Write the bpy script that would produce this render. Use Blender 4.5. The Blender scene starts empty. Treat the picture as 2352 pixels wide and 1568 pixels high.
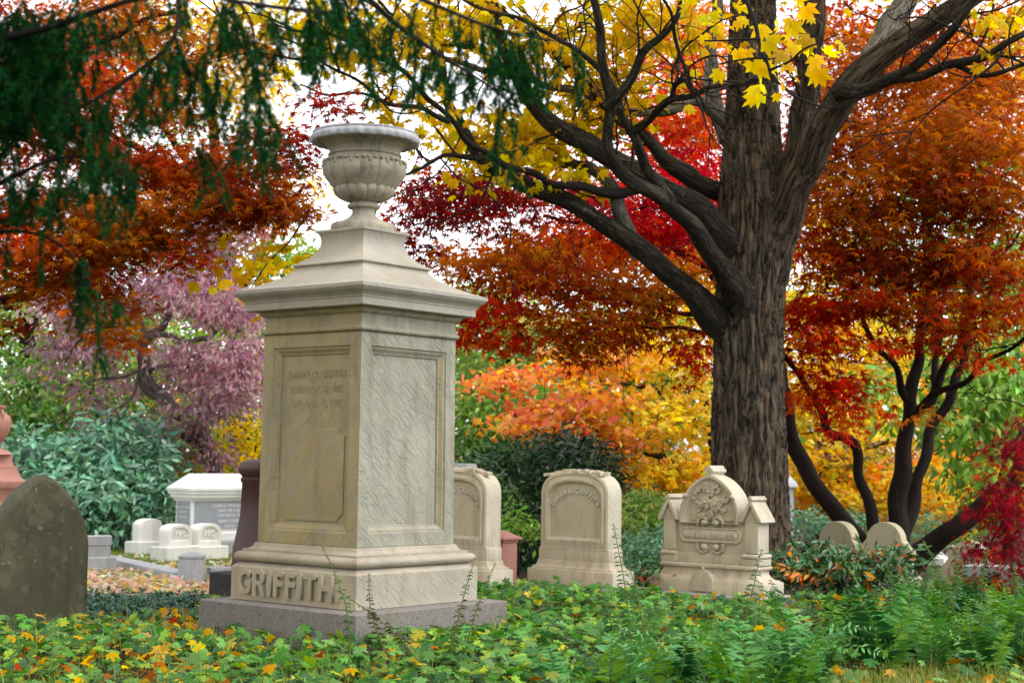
import bpy, bmesh, math, random
import numpy as np
from mathutils import Vector, Matrix, Euler, noise

R = math.radians
sc = bpy.context.scene
C = sc.collection
rng = np.random.default_rng(7)
random.seed(7)

# ------------------------------------------------------------------ camera
F = 3610.0                       # focal length in pixels of a 2352 px wide frame
PITCH, ROLL, EYE = R(4.28), R(0.9), 1.40
cam = bpy.data.cameras.new('camera')
cam.sensor_width = 36.0
cam.lens = F / 2352.0 * 36.0
cam.clip_start, cam.clip_end = 0.1, 2000.0
cam_o = bpy.data.objects.new('camera', cam)
C.objects.link(cam_o)
CAM_R = (Matrix.Rotation(R(90) + PITCH, 3, 'X') @ Matrix.Rotation(ROLL, 3, 'Z'))
cam_o.matrix_world = Matrix.Translation((0, 0, EYE)) @ CAM_R.to_4x4()
cam.dof.use_dof = True
cam.dof.focus_distance = 11.0
cam.dof.aperture_fstop = 3.4
sc.camera = cam_o

# ------------------------------------------------------------------ sky, sun, exposure
SUN_EL, SUN_AZ = R(58), R(110)           # azimuth clockwise from +Y (straight ahead)
w = bpy.data.worlds.new('World')
sc.world = w
w.use_nodes = True
nt = w.node_tree
bg = nt.nodes['Background']
sky = nt.nodes.new('ShaderNodeTexSky')
sky.sky_type = 'NISHITA'
sky.sun_disc = False
sky.sun_elevation = SUN_EL
sky.sun_rotation = SUN_AZ
sky.air_density = 1.0
sky.dust_density = 1.5
hs = nt.nodes.new('ShaderNodeHueSaturation')     # thin high overcast: nearly white
hs.inputs['Saturation'].default_value = 0.15
nt.links.new(sky.outputs[0], hs.inputs['Color'])
nt.links.new(hs.outputs[0], bg.inputs['Color'])
bg.inputs['Strength'].default_value = 0.15
sun = bpy.data.lights.new('sun', 'SUN')
sun.energy = 0.5
sun.angle = R(60)
sun.color = (1.0, 0.96, 0.9)
sun_o = bpy.data.objects.new('sun', sun)
C.objects.link(sun_o)
sd = Vector((math.sin(SUN_AZ) * math.cos(SUN_EL), math.cos(SUN_AZ) * math.cos(SUN_EL), math.sin(SUN_EL)))
sun_o.rotation_euler = sd.to_track_quat('Z', 'Y').to_euler()
sun_o.location = sd * 60
sc.view_settings.view_transform = 'Standard'
sc.view_settings.look = 'None'
sc.view_settings.gamma = 1.0
sc.view_settings.exposure = 1.65
sc.view_settings.use_curve_mapping = False
sc.render.engine = 'CYCLES'
sc.cycles.max_bounces = 5
sc.cycles.diffuse_bounces = 2
sc.cycles.glossy_bounces = 2
sc.cycles.transmission_bounces = 3
sc.cycles.use_denoising = True
sc.cycles.use_adaptive_sampling = True
sc.cycles.adaptive_threshold = 0.02
sc.cycles.caustics_reflective = False
sc.cycles.caustics_refractive = False

# ------------------------------------------------------------------ helpers: places
def at(px, py, d):
    """the point d metres ahead that is seen at (px, py) of a 2352 x 1568 frame"""
    v = CAM_R @ Vector(((px - 1176) / F, -(py - 784) / F, -1.0))
    v *= d / v.y
    return Vector((v.x, v.y, v.z + EYE))

def on_z(px, py, z=0.0):
    v = CAM_R @ Vector(((px - 1176) / F, -(py - 784) / F, -1.0))
    k = (z - EYE) / v.z
    return Vector((v.x * k, v.y * k, z))

def proj(p):
    v = CAM_R.transposed() @ (Vector(p) - Vector((0, 0, EYE)))
    return 1176 + F * v.x / -v.z, 784 - F * v.y / -v.z

def z_at(x, y, py):
    """height at which the vertical line through (x, y) is seen at row py"""
    z0 = EYE + (1050 - py) * y / F
    for _ in range(6):
        z0 += (proj((x, y, z0))[1] - py) * y / F
    return z0

# ------------------------------------------------------------------ helpers: objects
def tag(o, label=None, cat=None, group=None, kind=None):
    if label: o['label'] = label
    if cat: o['category'] = cat
    if group: o['group'] = group
    if kind: o['kind'] = kind
    return o

def thing(name, label, cat, loc=(0, 0, 0), rz=0.0, group=None):
    o = bpy.data.objects.new(name, None)
    C.objects.link(o)
    o.location = loc
    o.rotation_euler = (0, 0, rz)
    o.empty_display_size = 0.2
    return tag(o, label, cat, group)

def mat_of(o):
    return Matrix.Translation(o.location) @ o.rotation_euler.to_matrix().to_4x4()

def link(name, me, mat, parent=None, world=False):
    o = bpy.data.objects.new(name, me)
    C.objects.link(o)
    if mat is not None and not me.materials:
        me.materials.append(mat)
    if parent is not None:
        o.parent = parent
        if world:
            top = parent
            M = mat_of(parent)
            while top.parent is not None:
                top = top.parent
            o.matrix_parent_inverse = M.inverted() if top is parent else mat_of(top).inverted()
    return o

def np_mesh(name, V, T, cols=None, extra=None, smooth=False):
    """triangle or quad mesh from arrays"""
    V = np.asarray(V, np.float32); T = np.asarray(T, np.int32)
    k = T.shape[1]
    me = bpy.data.meshes.new(name)
    me.vertices.add(len(V)); me.vertices.foreach_set('co', V.ravel())
    me.loops.add(T.size); me.loops.foreach_set('vertex_index', T.ravel())
    me.polygons.add(len(T))
    me.polygons.foreach_set('loop_start', np.arange(0, T.size, k, dtype=np.int32))
    me.polygons.foreach_set('loop_total', np.full(len(T), k, np.int32))
    if smooth:
        me.polygons.foreach_set('use_smooth', np.ones(len(T), bool))
    if cols is not None:
        a = me.attributes.new('col', 'FLOAT_COLOR', 'POINT')
        c4 = np.ones((len(V), 4), np.float32); c4[:, :3] = cols
        a.data.foreach_set('color', c4.ravel())
    if extra is not None:
        a = me.attributes.new('bk', 'FLOAT_VECTOR', 'POINT')
        a.data.foreach_set('vector', np.asarray(extra, np.float32).ravel())
    me.update(); me.validate()
    return me

class MB:
    """collects simple solids in local coordinates, then becomes one mesh object"""
    def __init__(s): s.v = []; s.f = []
    def add(s, v, f):
        n = len(s.v); s.v += [tuple(p) for p in v]; s.f += [tuple(i + n for i in q) for q in f]
        return s
    def box(s, x0, x1, y0, y1, z0, z1):
        v = [(x, y, z) for z in (z0, z1) for y in (y0, y1) for x in (x0, x1)]
        return s.add(v, [(0, 2, 3, 1), (4, 5, 7, 6), (0, 1, 5, 4), (1, 3, 7, 5), (3, 2, 6, 7), (2, 0, 4, 6)])
    def prism(s, poly, y0, y1):
        """polygon of (x, z) extruded along y"""
        n = len(poly)
        v = [(x, y0, z) for x, z in poly] + [(x, y1, z) for x, z in poly]
        f = [tuple(range(n)), tuple(range(2 * n - 1, n - 1, -1))]
        f += [(i, i + n, (i + 1) % n + n, (i + 1) % n) for i in range(n)]
        return s.add(v, f)
    def prism_x(s, poly, x0, x1):
        n = len(poly)
        v = [(x0, y, z) for y, z in poly] + [(x1, y, z) for y, z in poly]
        f = [tuple(range(n - 1, -1, -1)), tuple(range(n, 2 * n))]
        f += [(i, (i + 1) % n, (i + 1) % n + n, i + n) for i in range(n)]
        return s.add(v, f)
    def rings(s, loops, cap0=True, cap1=True):
        n = len(loops[0]); v = [p for l in loops for p in l]; f = []
        for k in range(len(loops) - 1):
            for i in range(n):
                j = (i + 1) % n
                f.append((k * n + i, k * n + j, (k + 1) * n + j, (k + 1) * n + i))
        if cap0: f.append(tuple(range(n - 1, -1, -1)))
        if cap1: f.append(tuple(range((len(loops) - 1) * n, len(loops) * n)))
        return s.add(v, f)
    def square(s, prof, hd=None, c=0.008, jit=0.0):
        """rectangular loft: prof = (half width, z) or (hx, hy, z), corners chamfered by c"""
        loops = []
        for p in prof:
            hx, hy, z = (p[0], p[0], p[1]) if len(p) == 2 else p
            k = min(c, hx * 0.3)
            l = []
            for sx, sy in ((1, -1), (1, 1), (-1, 1), (-1, -1)):
                a = (sx * hx, sy * (hy - k), z); b = (sx * (hx - k), sy * hy, z)
                m = (sx * (hx - .3 * k), sy * (hy - .3 * k), z)
                l += [a, m, b] if sx * sy > 0 else [b, m, a]
            loops.append(l)
        return s.rings(loops)
    def lathe(s, prof, n=32, c=(0, 0, 0), mod=None):
        loops = []
        for k, (r, z) in enumerate(prof):
            l = []
            for i in range(n):
                a = 2 * math.pi * i / n
                rr = r * (mod(a, z, r) if mod else 1.0)
                l.append((c[0] + rr * math.cos(a), c[1] + rr * math.sin(a), c[2] + z))
            loops.append(l)
        return s.rings(loops)
    def tube(s, pts, rad, n=8):
        pts = [Vector(p) for p in pts]; loops = []
        up = Vector((0.13, 0.21, 0.97))
        for i, p in enumerate(pts):
            t = (pts[min(i + 1, len(pts) - 1)] - pts[max(i - 1, 0)]).normalized()
            a = t.cross(up).normalized(); b = t.cross(a)
            r = rad[i] if hasattr(rad, '__len__') else rad
            loops.append([p + r * (math.cos(q) * a + math.sin(q) * b) for q in [2 * math.pi * k / n for k in range(n)]])
        return s.rings(loops)
    def ball(s, c, r, n=10, m=6, sq=(1, 1, 1)):
        loops = []
        for j in range(m + 1):
            b = -math.pi / 2 + math.pi * (0.03 + 0.94 * j / m)
            loops.append([(c[0] + sq[0] * r * math.cos(b) * math.cos(2 * math.pi * i / n), c[1] + sq[1] * r * math.cos(b) * math.sin(2 * math.pi * i / n), c[2] + sq[2] * r * math.sin(b)) for i in range(n)])
        return s.rings(loops)
    def build(s, name, mat, parent=None, bevel=0.0, smooth=35, world=False):
        me = bpy.data.meshes.new(name)
        me.from_pydata([tuple(p) for p in s.v], [], s.f)
        bm = bmesh.new(); bm.from_mesh(me)
        bmesh.ops.remove_doubles(bm, verts=bm.verts, dist=1e-5)
        bmesh.ops.recalc_face_normals(bm, faces=bm.faces)
        if bevel:
            es = [e for e in bm.edges if len(e.link_faces) == 2 and e.calc_face_angle(0) > R(28)]
            bmesh.ops.bevel(bm, geom=es, offset=bevel, segments=2, profile=0.6, affect='EDGES', clamp_overlap=True)
        bm.to_mesh(me); bm.free()
        if smooth:
            me.polygons.foreach_set('use_smooth', np.ones(len(me.polygons), bool))
            me.set_sharp_from_angle(angle=R(smooth))
        return link(name, me, mat, parent, world)

def text_mesh(s, size, depth, bold=0.0, align='CENTER', sx=1.0, spacing=1.0, bev=0.0):
    cu = bpy.data.curves.new('lettering', 'FONT')
    cu.body = s; cu.size = size; cu.extrude = depth; cu.align_x = align; cu.align_y = 'BOTTOM_BASELINE'
    cu.offset = bold; cu.resolution_u = 3; cu.space_character = spacing; cu.bevel_depth = bev; cu.bevel_resolution = 1
    o = bpy.data.objects.new('lettering', cu); C.objects.link(o)
    dg = bpy.context.evaluated_depsgraph_get(); dg.update()
    me = bpy.data.meshes.new_from_object(o.evaluated_get(dg))
    bpy.data.objects.remove(o); bpy.data.curves.remove(cu)
    # text lies in XY: stand it up so that it faces -Y
    me.transform(Matrix(((sx, 0, 0, 0), (0, 0, -1, 0), (0, 1, 0, 0), (0, 0, 0, 1))))
    me.materials.clear()
    return me

def arc_text(s, size, depth, cx, cz, rad, half, y, sx=1.0, bold=0.0):
    """one mesh of letters standing along an arc in the xz plane"""
    bm = bmesh.new()
    wts = [0.45 if ch in 'I.' else 0.5 if ch == ' ' else 1.0 for ch in s]
    tot = sum(wts); acc = 0
    for ch, wt in zip(s, wts):
        a = (acc + wt / 2) / tot * 2 * half - half; acc += wt
        if ch == ' ': continue
        me = text_mesh(ch, size, depth, bold=bold, sx=sx)
        me.transform(Matrix.Translation((cx + rad * math.sin(a), y, cz + rad * math.cos(a))) @ Matrix.Rotation(a, 4, 'Y'))
        bm.from_mesh(me); bpy.data.meshes.remove(me)
    out = bpy.data.meshes.new('inscription'); bm.to_mesh(out); bm.free()
    return out

# ------------------------------------------------------------------ materials
class NT:
    def __init__(s, name):
        s.m = bpy.data.materials.new(name); s.m.use_nodes = True
        s.t = s.m.node_tree; s.t.nodes.clear()
        s.out = s.n('ShaderNodeOutputMaterial')
    def n(s, typ, ins=None, **kw):
        nd = s.t.nodes.new(typ)
        for k, v in kw.items(): setattr(nd, k, v)
        for k, v in (ins or {}).items(): s.set(nd.inputs[k], v)
        return nd
    def set(s, inp, v):
        if isinstance(v, bpy.types.NodeSocket): s.t.links.new(v, inp)
        elif isinstance(v, bpy.types.Node): s.t.links.new(v.outputs[0], inp)
        elif isinstance(v, (tuple, list)) and len(v) == 3 and inp.type == 'RGBA': inp.default_value = (*v, 1)
        else: inp.default_value = v
    def mapping(s, src, scale=(1, 1, 1), rot=(0, 0, 0)):
        return s.n('ShaderNodeMapping', {'Vector': src, 'Scale': scale, 'Rotation': rot}).outputs[0]
    def noise(s, vec, scale, detail=5, rough=0.55, dist=0.0):
        return s.n('ShaderNodeTexNoise', {'Vector': vec, 'Scale': scale, 'Detail': detail, 'Roughness': rough, 'Distortion': dist}).outputs[0]
    def ramp(s, fac, stops):
        nd = s.n('ShaderNodeValToRGB', {'Fac': fac}); e = nd.color_ramp.elements
        while len(e) < len(stops): e.new(0.5)
        for el, (p, c) in zip(e, stops):
            el.position = p; el.color = (c, c, c, 1) if not hasattr(c, '__len__') else (*c, 1)
        return nd.outputs[0]
    def mix(s, fac, a, b, mode='MIX'):
        nd = s.n('ShaderNodeMix', data_type='RGBA', blend_type=mode)
        s.set(nd.inputs[0], fac); s.set(nd.inputs[6], a); s.set(nd.inputs[7], b)
        return nd.outputs[2]
    def math(s, op, a, b=0.0):
        nd = s.n('ShaderNodeMath', operation=op); s.set(nd.inputs[0], a); s.set(nd.inputs[1], b)
        return nd.outputs[0]
    def bump(s, h, strength=0.3, dist=0.01, nrm=None):
        nd = s.n('ShaderNodeBump', {'Height': h, 'Strength': strength, 'Distance': dist})
        if nrm is not None: s.set(nd.inputs['Normal'], nrm)
        return nd.outputs[0]
    def surface(s, col, rough=0.7, normal=None, spec=0.3):
        p = s.n('ShaderNodeBsdfPrincipled', {'Base Color': col, 'Roughness': rough, 'Specular IOR Level': spec})
        if normal is not None: s.set(p.inputs['Normal'], normal)
        s.t.links.new(p.outputs[0], s.out.inputs['Surface'])
        return s.m

def stone(name, light, dark, vein=None, vein_amt=0.5, vein_rot=(0.577, -0.577, -0.577), grime=(0.10, 0.09, 0.06), grime_amt=0.35,
          scale=1.0, bump=0.25, rough=0.75, speck=0.0, lichen=None, lichen_amt=0.0, face_tint=0.0):
    g = NT(name)
    oc = g.n('ShaderNodeTexCoord').outputs['Object']
    big = g.noise(oc, 1.7 * scale, 6, 0.6)
    col = g.mix(g.ramp(big, [(0.3, 0.0), (0.7, 1.0)]), dark, light)
    fine = g.noise(oc, 60 * scale, 4, 0.7)
    h = g.math('MULTIPLY', fine, 0.35)
    ero = None
    if face_tint:      # the inscribed fronts are tinted warm; the eroded right side cooler, in stronger relief
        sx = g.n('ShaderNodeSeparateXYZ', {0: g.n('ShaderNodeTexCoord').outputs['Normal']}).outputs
        fr = g.math('MULTIPLY', g.ramp(g.math('MULTIPLY', sx[1], -1.0), [(0.25, 0.0), (0.75, 1.0)]), face_tint)
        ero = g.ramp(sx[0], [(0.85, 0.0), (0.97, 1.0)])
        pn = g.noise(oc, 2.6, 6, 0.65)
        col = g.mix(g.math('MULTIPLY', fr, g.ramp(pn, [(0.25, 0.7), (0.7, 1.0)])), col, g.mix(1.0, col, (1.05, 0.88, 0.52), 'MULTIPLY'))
        col = g.mix(g.math('MULTIPLY', ero, face_tint), col, g.mix(1.0, col, (0.93, 1.0, 1.08), 'MULTIPLY'))
    if vein is not None:
        dv = g.n('ShaderNodeVectorMath', {0: oc, 1: vein_rot}, operation='DOT_PRODUCT').outputs['Value']
        def bed_vec(lo, hi):
            nv = g.n('ShaderNodeVectorMath', {0: vein_rot}, operation='SCALE'); g.set(nv.inputs['Scale'], g.math('MULTIPLY', dv, hi))
            lv = g.n('ShaderNodeVectorMath', {0: oc}, operation='SCALE'); lv.inputs['Scale'].default_value = lo
            return g.n('ShaderNodeVectorMath', {0: nv.outputs[0], 1: lv.outputs[0]}, operation='ADD').outputs[0]
        vn = g.noise(bed_vec(1.1, 6.5), 1.6 * scale, 7, 0.62, 0.5)
        vf = g.math('MULTIPLY', g.ramp(vn, [(0.46, 0.0), (0.56, 1.0), (0.62, 0.35), (0.75, 0.0)]), vein_amt)
        col = g.mix(vf, col, vein)
        h = g.math('ADD', h, g.math('MULTIPLY', g.ramp(vn, [(0.45, 1.0), (0.55, 0.0)]), 0.5))
        vn2 = g.noise(bed_vec(6.0, 20.0), 1.7 * scale, 4, 0.6)
        h = g.math('ADD', h, g.math('MULTIPLY', g.math('MULTIPLY', g.ramp(vn2, [(0.44, 0.0), (0.56, 1.0)]), g.math('ADD', vf, 0.15)), g.math('ADD', 0.5, g.math('MULTIPLY', ero if ero is not None else 0.3, 1.9))))
    if speck:
        sp = g.noise(oc, 170 * scale, 2, 0.5)
        col = g.mix(speck, col, g.mix(g.ramp(sp, [(0.40, 0.0), (0.60, 1.0)]), dark, light), 'MIX')
        sp2 = g.noise(oc, 95 * scale, 2, 0.5)
        col = g.mix(g.math('MULTIPLY', g.ramp(sp2, [(0.58, 0.0), (0.66, 1.0)]), speck), col, tuple(c * 0.35 for c in dark))
    gn = g.noise(g.mapping(oc, (5, 5, 0.9)), 1.4 * scale, 7, 0.65)
    gf = g.math('MULTIPLY', g.ramp(gn, [(0.50, 0.0), (0.72, 1.0)]), grime_amt)
    col = g.mix(gf, col, grime)
    if lichen is not None:
        ln = g.noise(oc, 5.5 * scale, 8, 0.7)
        col = g.mix(g.math('MULTIPLY', g.ramp(ln, [(0.53, 0.0), (0.60, 1.0)]), lichen_amt), col, lichen)
        ls = g.noise(oc, 19 * scale, 3, 0.5)
        col = g.mix(g.math('MULTIPLY', g.ramp(ls, [(0.66, 0.0), (0.70, 1.0)]), lichen_amt), col, tuple(min(1, c * 1.8) for c in lichen))
        h = g.math('ADD', h, g.math('MULTIPLY', ln, 0.8))
    pit = g.noise(oc, 24 * scale, 5, 0.6)
    h = g.math('ADD', h, g.math('MULTIPLY', g.ramp(pit, [(0.30, 0.0), (0.42, 1.0)]), 0.5))
    return g.surface(col, rough, g.bump(h, bump, 0.012), 0.25)

M_marble = stone('weathered_marble', (0.37, 0.335, 0.255), (0.28, 0.248, 0.175), vein=(0.22, 0.225, 0.195), vein_amt=0.32, grime=(0.15, 0.13, 0.075), grime_amt=0.62, bump=0.55, face_tint=1.0)
M_marble_cap = stone('pale_marble', (0.40, 0.365, 0.305), (0.32, 0.285, 0.225), vein=(0.25, 0.25, 0.23), vein_amt=0.35, grime=(0.20, 0.16, 0.10), grime_amt=0.35, bump=0.28, face_tint=0.35)
M_marble_small = stone('cream_marble', (0.41, 0.36, 0.28), (0.31, 0.265, 0.20), vein=(0.28, 0.26, 0.22), vein_amt=0.25, grime=(0.20, 0.155, 0.10), grime_amt=0.6, bump=0.36, face_tint=0.45)
M_urn = stone('urn_marble', (0.40, 0.36, 0.275), (0.28, 0.245, 0.17), vein=(0.15, 0.15, 0.14), vein_amt=0.25, grime=(0.07, 0.065, 0.055), grime_amt=0.75, scale=1.6, bump=0.3)
M_urn_rim = stone('urn_rim_marble', (0.44, 0.44, 0.45), (0.30, 0.30, 0.31), grime=(0.12, 0.12, 0.12), grime_amt=0.35, scale=1.6, bump=0.3)
M_granite = stone('grey_granite', (0.24, 0.215, 0.19), (0.135, 0.12, 0.105), speck=0.75, grime=(0.10, 0.065, 0.04), grime_amt=0.5, bump=0.35)
M_kerb = stone('kerb_granite', (0.42, 0.42, 0.43), (0.30, 0.30, 0.31), speck=0.5, grime=(0.14, 0.14, 0.13), grime_amt=0.5, bump=0.3)
M_slate = stone('mossy_sandstone', (0.085, 0.080, 0.043), (0.045, 0.042, 0.024), grime=(0.03, 0.026, 0.016), grime_amt=0.6, lichen=(0.13, 0.13, 0.08), lichen_amt=0.42, bump=0.4)
M_white = stone('white_marble', (0.80, 0.79, 0.74), (0.66, 0.65, 0.59), grime=(0.36, 0.34, 0.26), grime_amt=0.5, bump=0.2)
M_whitecap = stone('white_granite', (0.78, 0.78, 0.75), (0.68, 0.68, 0.66), speck=0.15, grime=(0.45, 0.44, 0.36), grime_amt=0.4, bump=0.15)
M_panel = stone('blue_grey_granite', (0.34, 0.36, 0.40), (0.25, 0.27, 0.30), speck=0.4, grime=(0.2, 0.2, 0.2), grime_amt=0.2, bump=0.1)
M_red = stone('red_brown_granite', (0.10, 0.035, 0.028), (0.055, 0.02, 0.017), speck=0.3, grime=(0.03, 0.015, 0.012), grime_amt=0.4, bump=0.1, rough=0.45)
M_dark = stone('dark_granite', (0.05, 0.045, 0.045), (0.03, 0.028, 0.028), speck=0.4, grime=(0.02, 0.02, 0.02), grime_amt=0.3, bump=0.2)
M_pink = stone('pink_sandstone', (0.44, 0.215, 0.17), (0.33, 0.15, 0.115), speck=0.2, grime=(0.22, 0.12, 0.09), grime_amt=0.5, bump=0.2)
M_pale = stone('pale_grey_marble', (0.55, 0.57, 0.58), (0.44, 0.46, 0.47), grime=(0.25, 0.26, 0.25), grime_amt=0.4, bump=0.2)
M_tan = stone('tan_limestone', (0.44, 0.40, 0.25), (0.30, 0.27, 0.17), grime=(0.14, 0.12, 0.06), grime_amt=0.6, bump=0.3)
M_headstone = stone('cream_headstone_marble', (0.56, 0.495, 0.385), (0.44, 0.38, 0.285), vein=(0.38, 0.35, 0.29), vein_amt=0.25, grime=(0.25, 0.185, 0.12), grime_amt=0.65, bump=0.36, face_tint=0.4)
M_name = stone('lit_letter_marble', (0.66, 0.60, 0.48), (0.58, 0.52, 0.41), bump=0.1)  # paler lettering: light caught by raised edges, put into the colour
M_letter = stone('carved_letters', (0.40, 0.41, 0.42), (0.34, 0.35, 0.36), bump=0.05)

def leaf_mat(name, trans=0.42, rough=0.5, spec=0.3, tint=1.15, sat=1.18):
    g = NT(name)
    a = g.n('ShaderNodeHueSaturation', {'Color': g.n('ShaderNodeAttribute', attribute_name='col').outputs['Color'], 'Saturation': sat}).outputs[0]
    oc = g.n('ShaderNodeTexCoord').outputs['Object']
    mott = g.noise(oc, 38, 3, 0.6)
    col = g.mix(g.math('MULTIPLY', g.ramp(mott, [(0.35, 1.0), (0.55, 0.0)]), 0.16), a, g.mix(1.0, a, (0.55, 0.42, 0.35), 'MULTIPLY'))
    p = g.n('ShaderNodeBsdfPrincipled', {'Base Color': col, 'Roughness': rough, 'Specular IOR Level': spec})
    hsv = g.n('ShaderNodeHueSaturation', {'Color': col, 'Saturation': 1.12, 'Value': tint})
    t = g.n('ShaderNodeBsdfTranslucent', {'Color': hsv})
    m = g.n('ShaderNodeMixShader', {0: trans, 1: p, 2: t})
    g.t.links.new(m.outputs[0], g.out.inputs['Surface'])
    return g.m

M_leaf = leaf_mat('autumn_leaf', 0.55, 0.55, 0.15, 1.25)
M_green = leaf_mat('green_leaf', 0.35, 0.40, 0.32, 1.1, 1.08)
M_fern = leaf_mat('fern_leaf', 0.30, 0.42, 0.18, 1.1, 1.12)
M_gloss = leaf_mat('evergreen_leaf', 0.12, 0.32, 0.5, 1.0)
M_needle = leaf_mat('spruce_needle', 0.20, 0.6, 0.06, 1.1)

def bark_mat(name, light, dark, moss=0.0, scale=1.0, bump=0.9, ridge=(0.02, 0.016, 0.013)):
    g = NT(name)
    bk = g.n('ShaderNodeAttribute', attribute_name='bk').outputs['Vector']
    n1 = g.noise(bk, 26 * scale, 7, 0.65, 0.5)
    n2 = g.noise(bk, 7 * scale, 5, 0.6)
    col = g.mix(g.ramp(n1, [(0.35, 0.0), (0.65, 1.0)]), dark, light)
    col = g.mix(g.math('MULTIPLY', g.ramp(n2, [(0.45, 0.0), (0.7, 1.0)]), 0.5), col, (light[0] * 1.15, light[1] * 0.92, light[2] * 0.72))
    fz_ = g.math('ABSOLUTE', g.math('SUBTRACT', g.noise(bk, 11 * scale, 6, 0.6, 0.4), 0.5))
    col = g.mix(g.ramp(n1, [(0.30, 1.0), (0.39, 0.0)]), col, ridge)
    col = g.mix(g.ramp(fz_, [(0.006, 1.0), (0.034, 0.0)]), col, ridge)
    n1 = g.math('ADD', n1, g.math('MULTIPLY', g.ramp(fz_, [(0.0, 0.0), (0.09, 1.0)]), 1.1))
    if moss:
        oc = g.n('ShaderNodeTexCoord').outputs['Object']
        ge = g.n('ShaderNodeNewGeometry').outputs['Normal']
        z = g.n('ShaderNodeSeparateXYZ', {0: ge}).outputs[2]
        mn = g.noise(oc, 4.5, 7, 0.7)
        mf = g.math('MULTIPLY', g.ramp(z, [(0.35, 0.0), (0.9, 1.0)]), g.ramp(mn, [(0.45, 0.0), (0.62, 1.0)]))
        col = g.mix(g.math('MULTIPLY', mf, moss), col, (0.055, 0.075, 0.012))
        li = g.noise(oc, 9, 6, 0.7)
        col = g.mix(g.math('MULTIPLY', g.ramp(li, [(0.62, 0.0), (0.67, 1.0)]), 0.6), col, (0.20, 0.25, 0.21))
    return g.surface(col, 0.85, g.bump(n1, bump, 0.03), 0.15)

M_bark = bark_mat('maple_bark', (0.152, 0.120, 0.086), (0.072, 0.054, 0.039), moss=0.6, bump=1.0, ridge=(0.012, 0.009, 0.007))
M_limb = bark_mat('maple_limb_bark', (0.078, 0.072, 0.054), (0.018, 0.016, 0.013), moss=1.0, scale=1.4, bump=1.0)
M_greylimb = bark_mat('grey_limb_bark', (0.17, 0.165, 0.14), (0.075, 0.072, 0.06), moss=0.3, scale=1.5, bump=0.35)
M_twig = bark_mat('dark_twig_bark', (0.026, 0.021, 0.018), (0.010, 0.008, 0.007), scale=2, bump=0.4)
M_rstem = bark_mat('japanese_maple_bark', (0.024, 0.015, 0.012), (0.007, 0.005, 0.004), scale=1.5, bump=0.5)
M_dogbark = bark_mat('dogwood_bark', (0.17, 0.14, 0.13), (0.08, 0.065, 0.06), scale=2, bump=0.4)

def ground_mat(name, a, b, c, scale=1.0):
    g = NT(name)
    oc = g.n('ShaderNodeTexCoord').outputs['Object']
    n1 = g.noise(oc, 0.9 * scale, 7, 0.65); n2 = g.noise(oc, 22 * scale, 5, 0.7)
    col = g.mix(g.ramp(n1, [(0.4, 0.0), (0.62, 1.0)]), a, b)
    col = g.mix(g.ramp(n2, [(0.45, 0.0), (0.62, 1.0)]), col, c)
    return g.surface(col, 0.95, g.bump(n2, 0.6, 0.03), 0.1)

M_soil = ground_mat('leaf_litter_soil', (0.045, 0.030, 0.018), (0.075, 0.045, 0.022), (0.03, 0.02, 0.012))
M_lawn = ground_mat('autumn_lawn', (0.10, 0.15, 0.03), (0.16, 0.17, 0.05), (0.07, 0.10, 0.025))

# ------------------------------------------------------------------ ground
g_ = bmesh.new()
bmesh.ops.create_grid(g_, x_segments=40, y_segments=40, size=300)
me = bpy.data.meshes.new('ground'); g_.to_mesh(me); g_.free()
tag(link('ground', me, M_soil), kind='structure')
lw = MB(); lw.rings([[(-26, 14.9, 0.004), (-1.2, 14.9, 0.004), (-1.2, 36, 0.004), (-26, 36, 0.004)]], cap0=False)
tag(lw.build('lawn', M_lawn, smooth=0), kind='structure')

TH = R(-39)                       # the plot's stones all stand square to one another
EX = Vector((math.cos(TH), math.sin(TH), 0)); EY = Vector((-math.sin(TH), math.cos(TH), 0))

# ------------------------------------------------------------------ the tall family monument
MC = Vector((-1.150, 11.914, 0))
def zc(hw, y, base=MC):
    p = base + hw * EX - hw * EY
    return z_at(p.x, p.y, y)
mon = thing('marble_monument', 'tall cream marble family monument topped by a carved urn', 'monument', MC, TH)
zp = zc(0.811, 1411)
MB().square([(0.82, 0.0), (0.815, zp - 0.01), (0.80, zp)], c=0.012).build('plinth', M_granite, mon)
z0, z1, z2 = zc(0.654, 1384), zc(0.654, 1320), zc(0.61, 1307)
MB().square([(0.654, zp + 0.004), (0.654, z1 - 0.008), (0.648, z1), (0.60, z2)], c=0.012).build('die_base', M_marble_small, mon)
zt, zs = zc(0.645, 1284), zc(0.518, 1259)
prof = [(0.60, z2)]
for i in range(9):
    a = -math.pi / 2 + math.pi * i / 8
    prof.append((0.608 + 0.037 * math.cos(a), (z2 + zt) / 2 + (zt - z2) / 2 * math.sin(a)))
prof += [(0.600, zt + 0.002), (0.600, zt + 0.018)]
for i in range(7):
    t = i / 6
    prof.append((0.59 - 0.05 * math.sin(t * math.pi / 2), zt + 0.018 + (zs - zt - 0.026) * (1 - math.cos(t * math.pi / 2))))
prof += [(0.532, zs)]
MB().square(prof, c=0.012).build('base_moulding', M_marble_small, mon)

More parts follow.
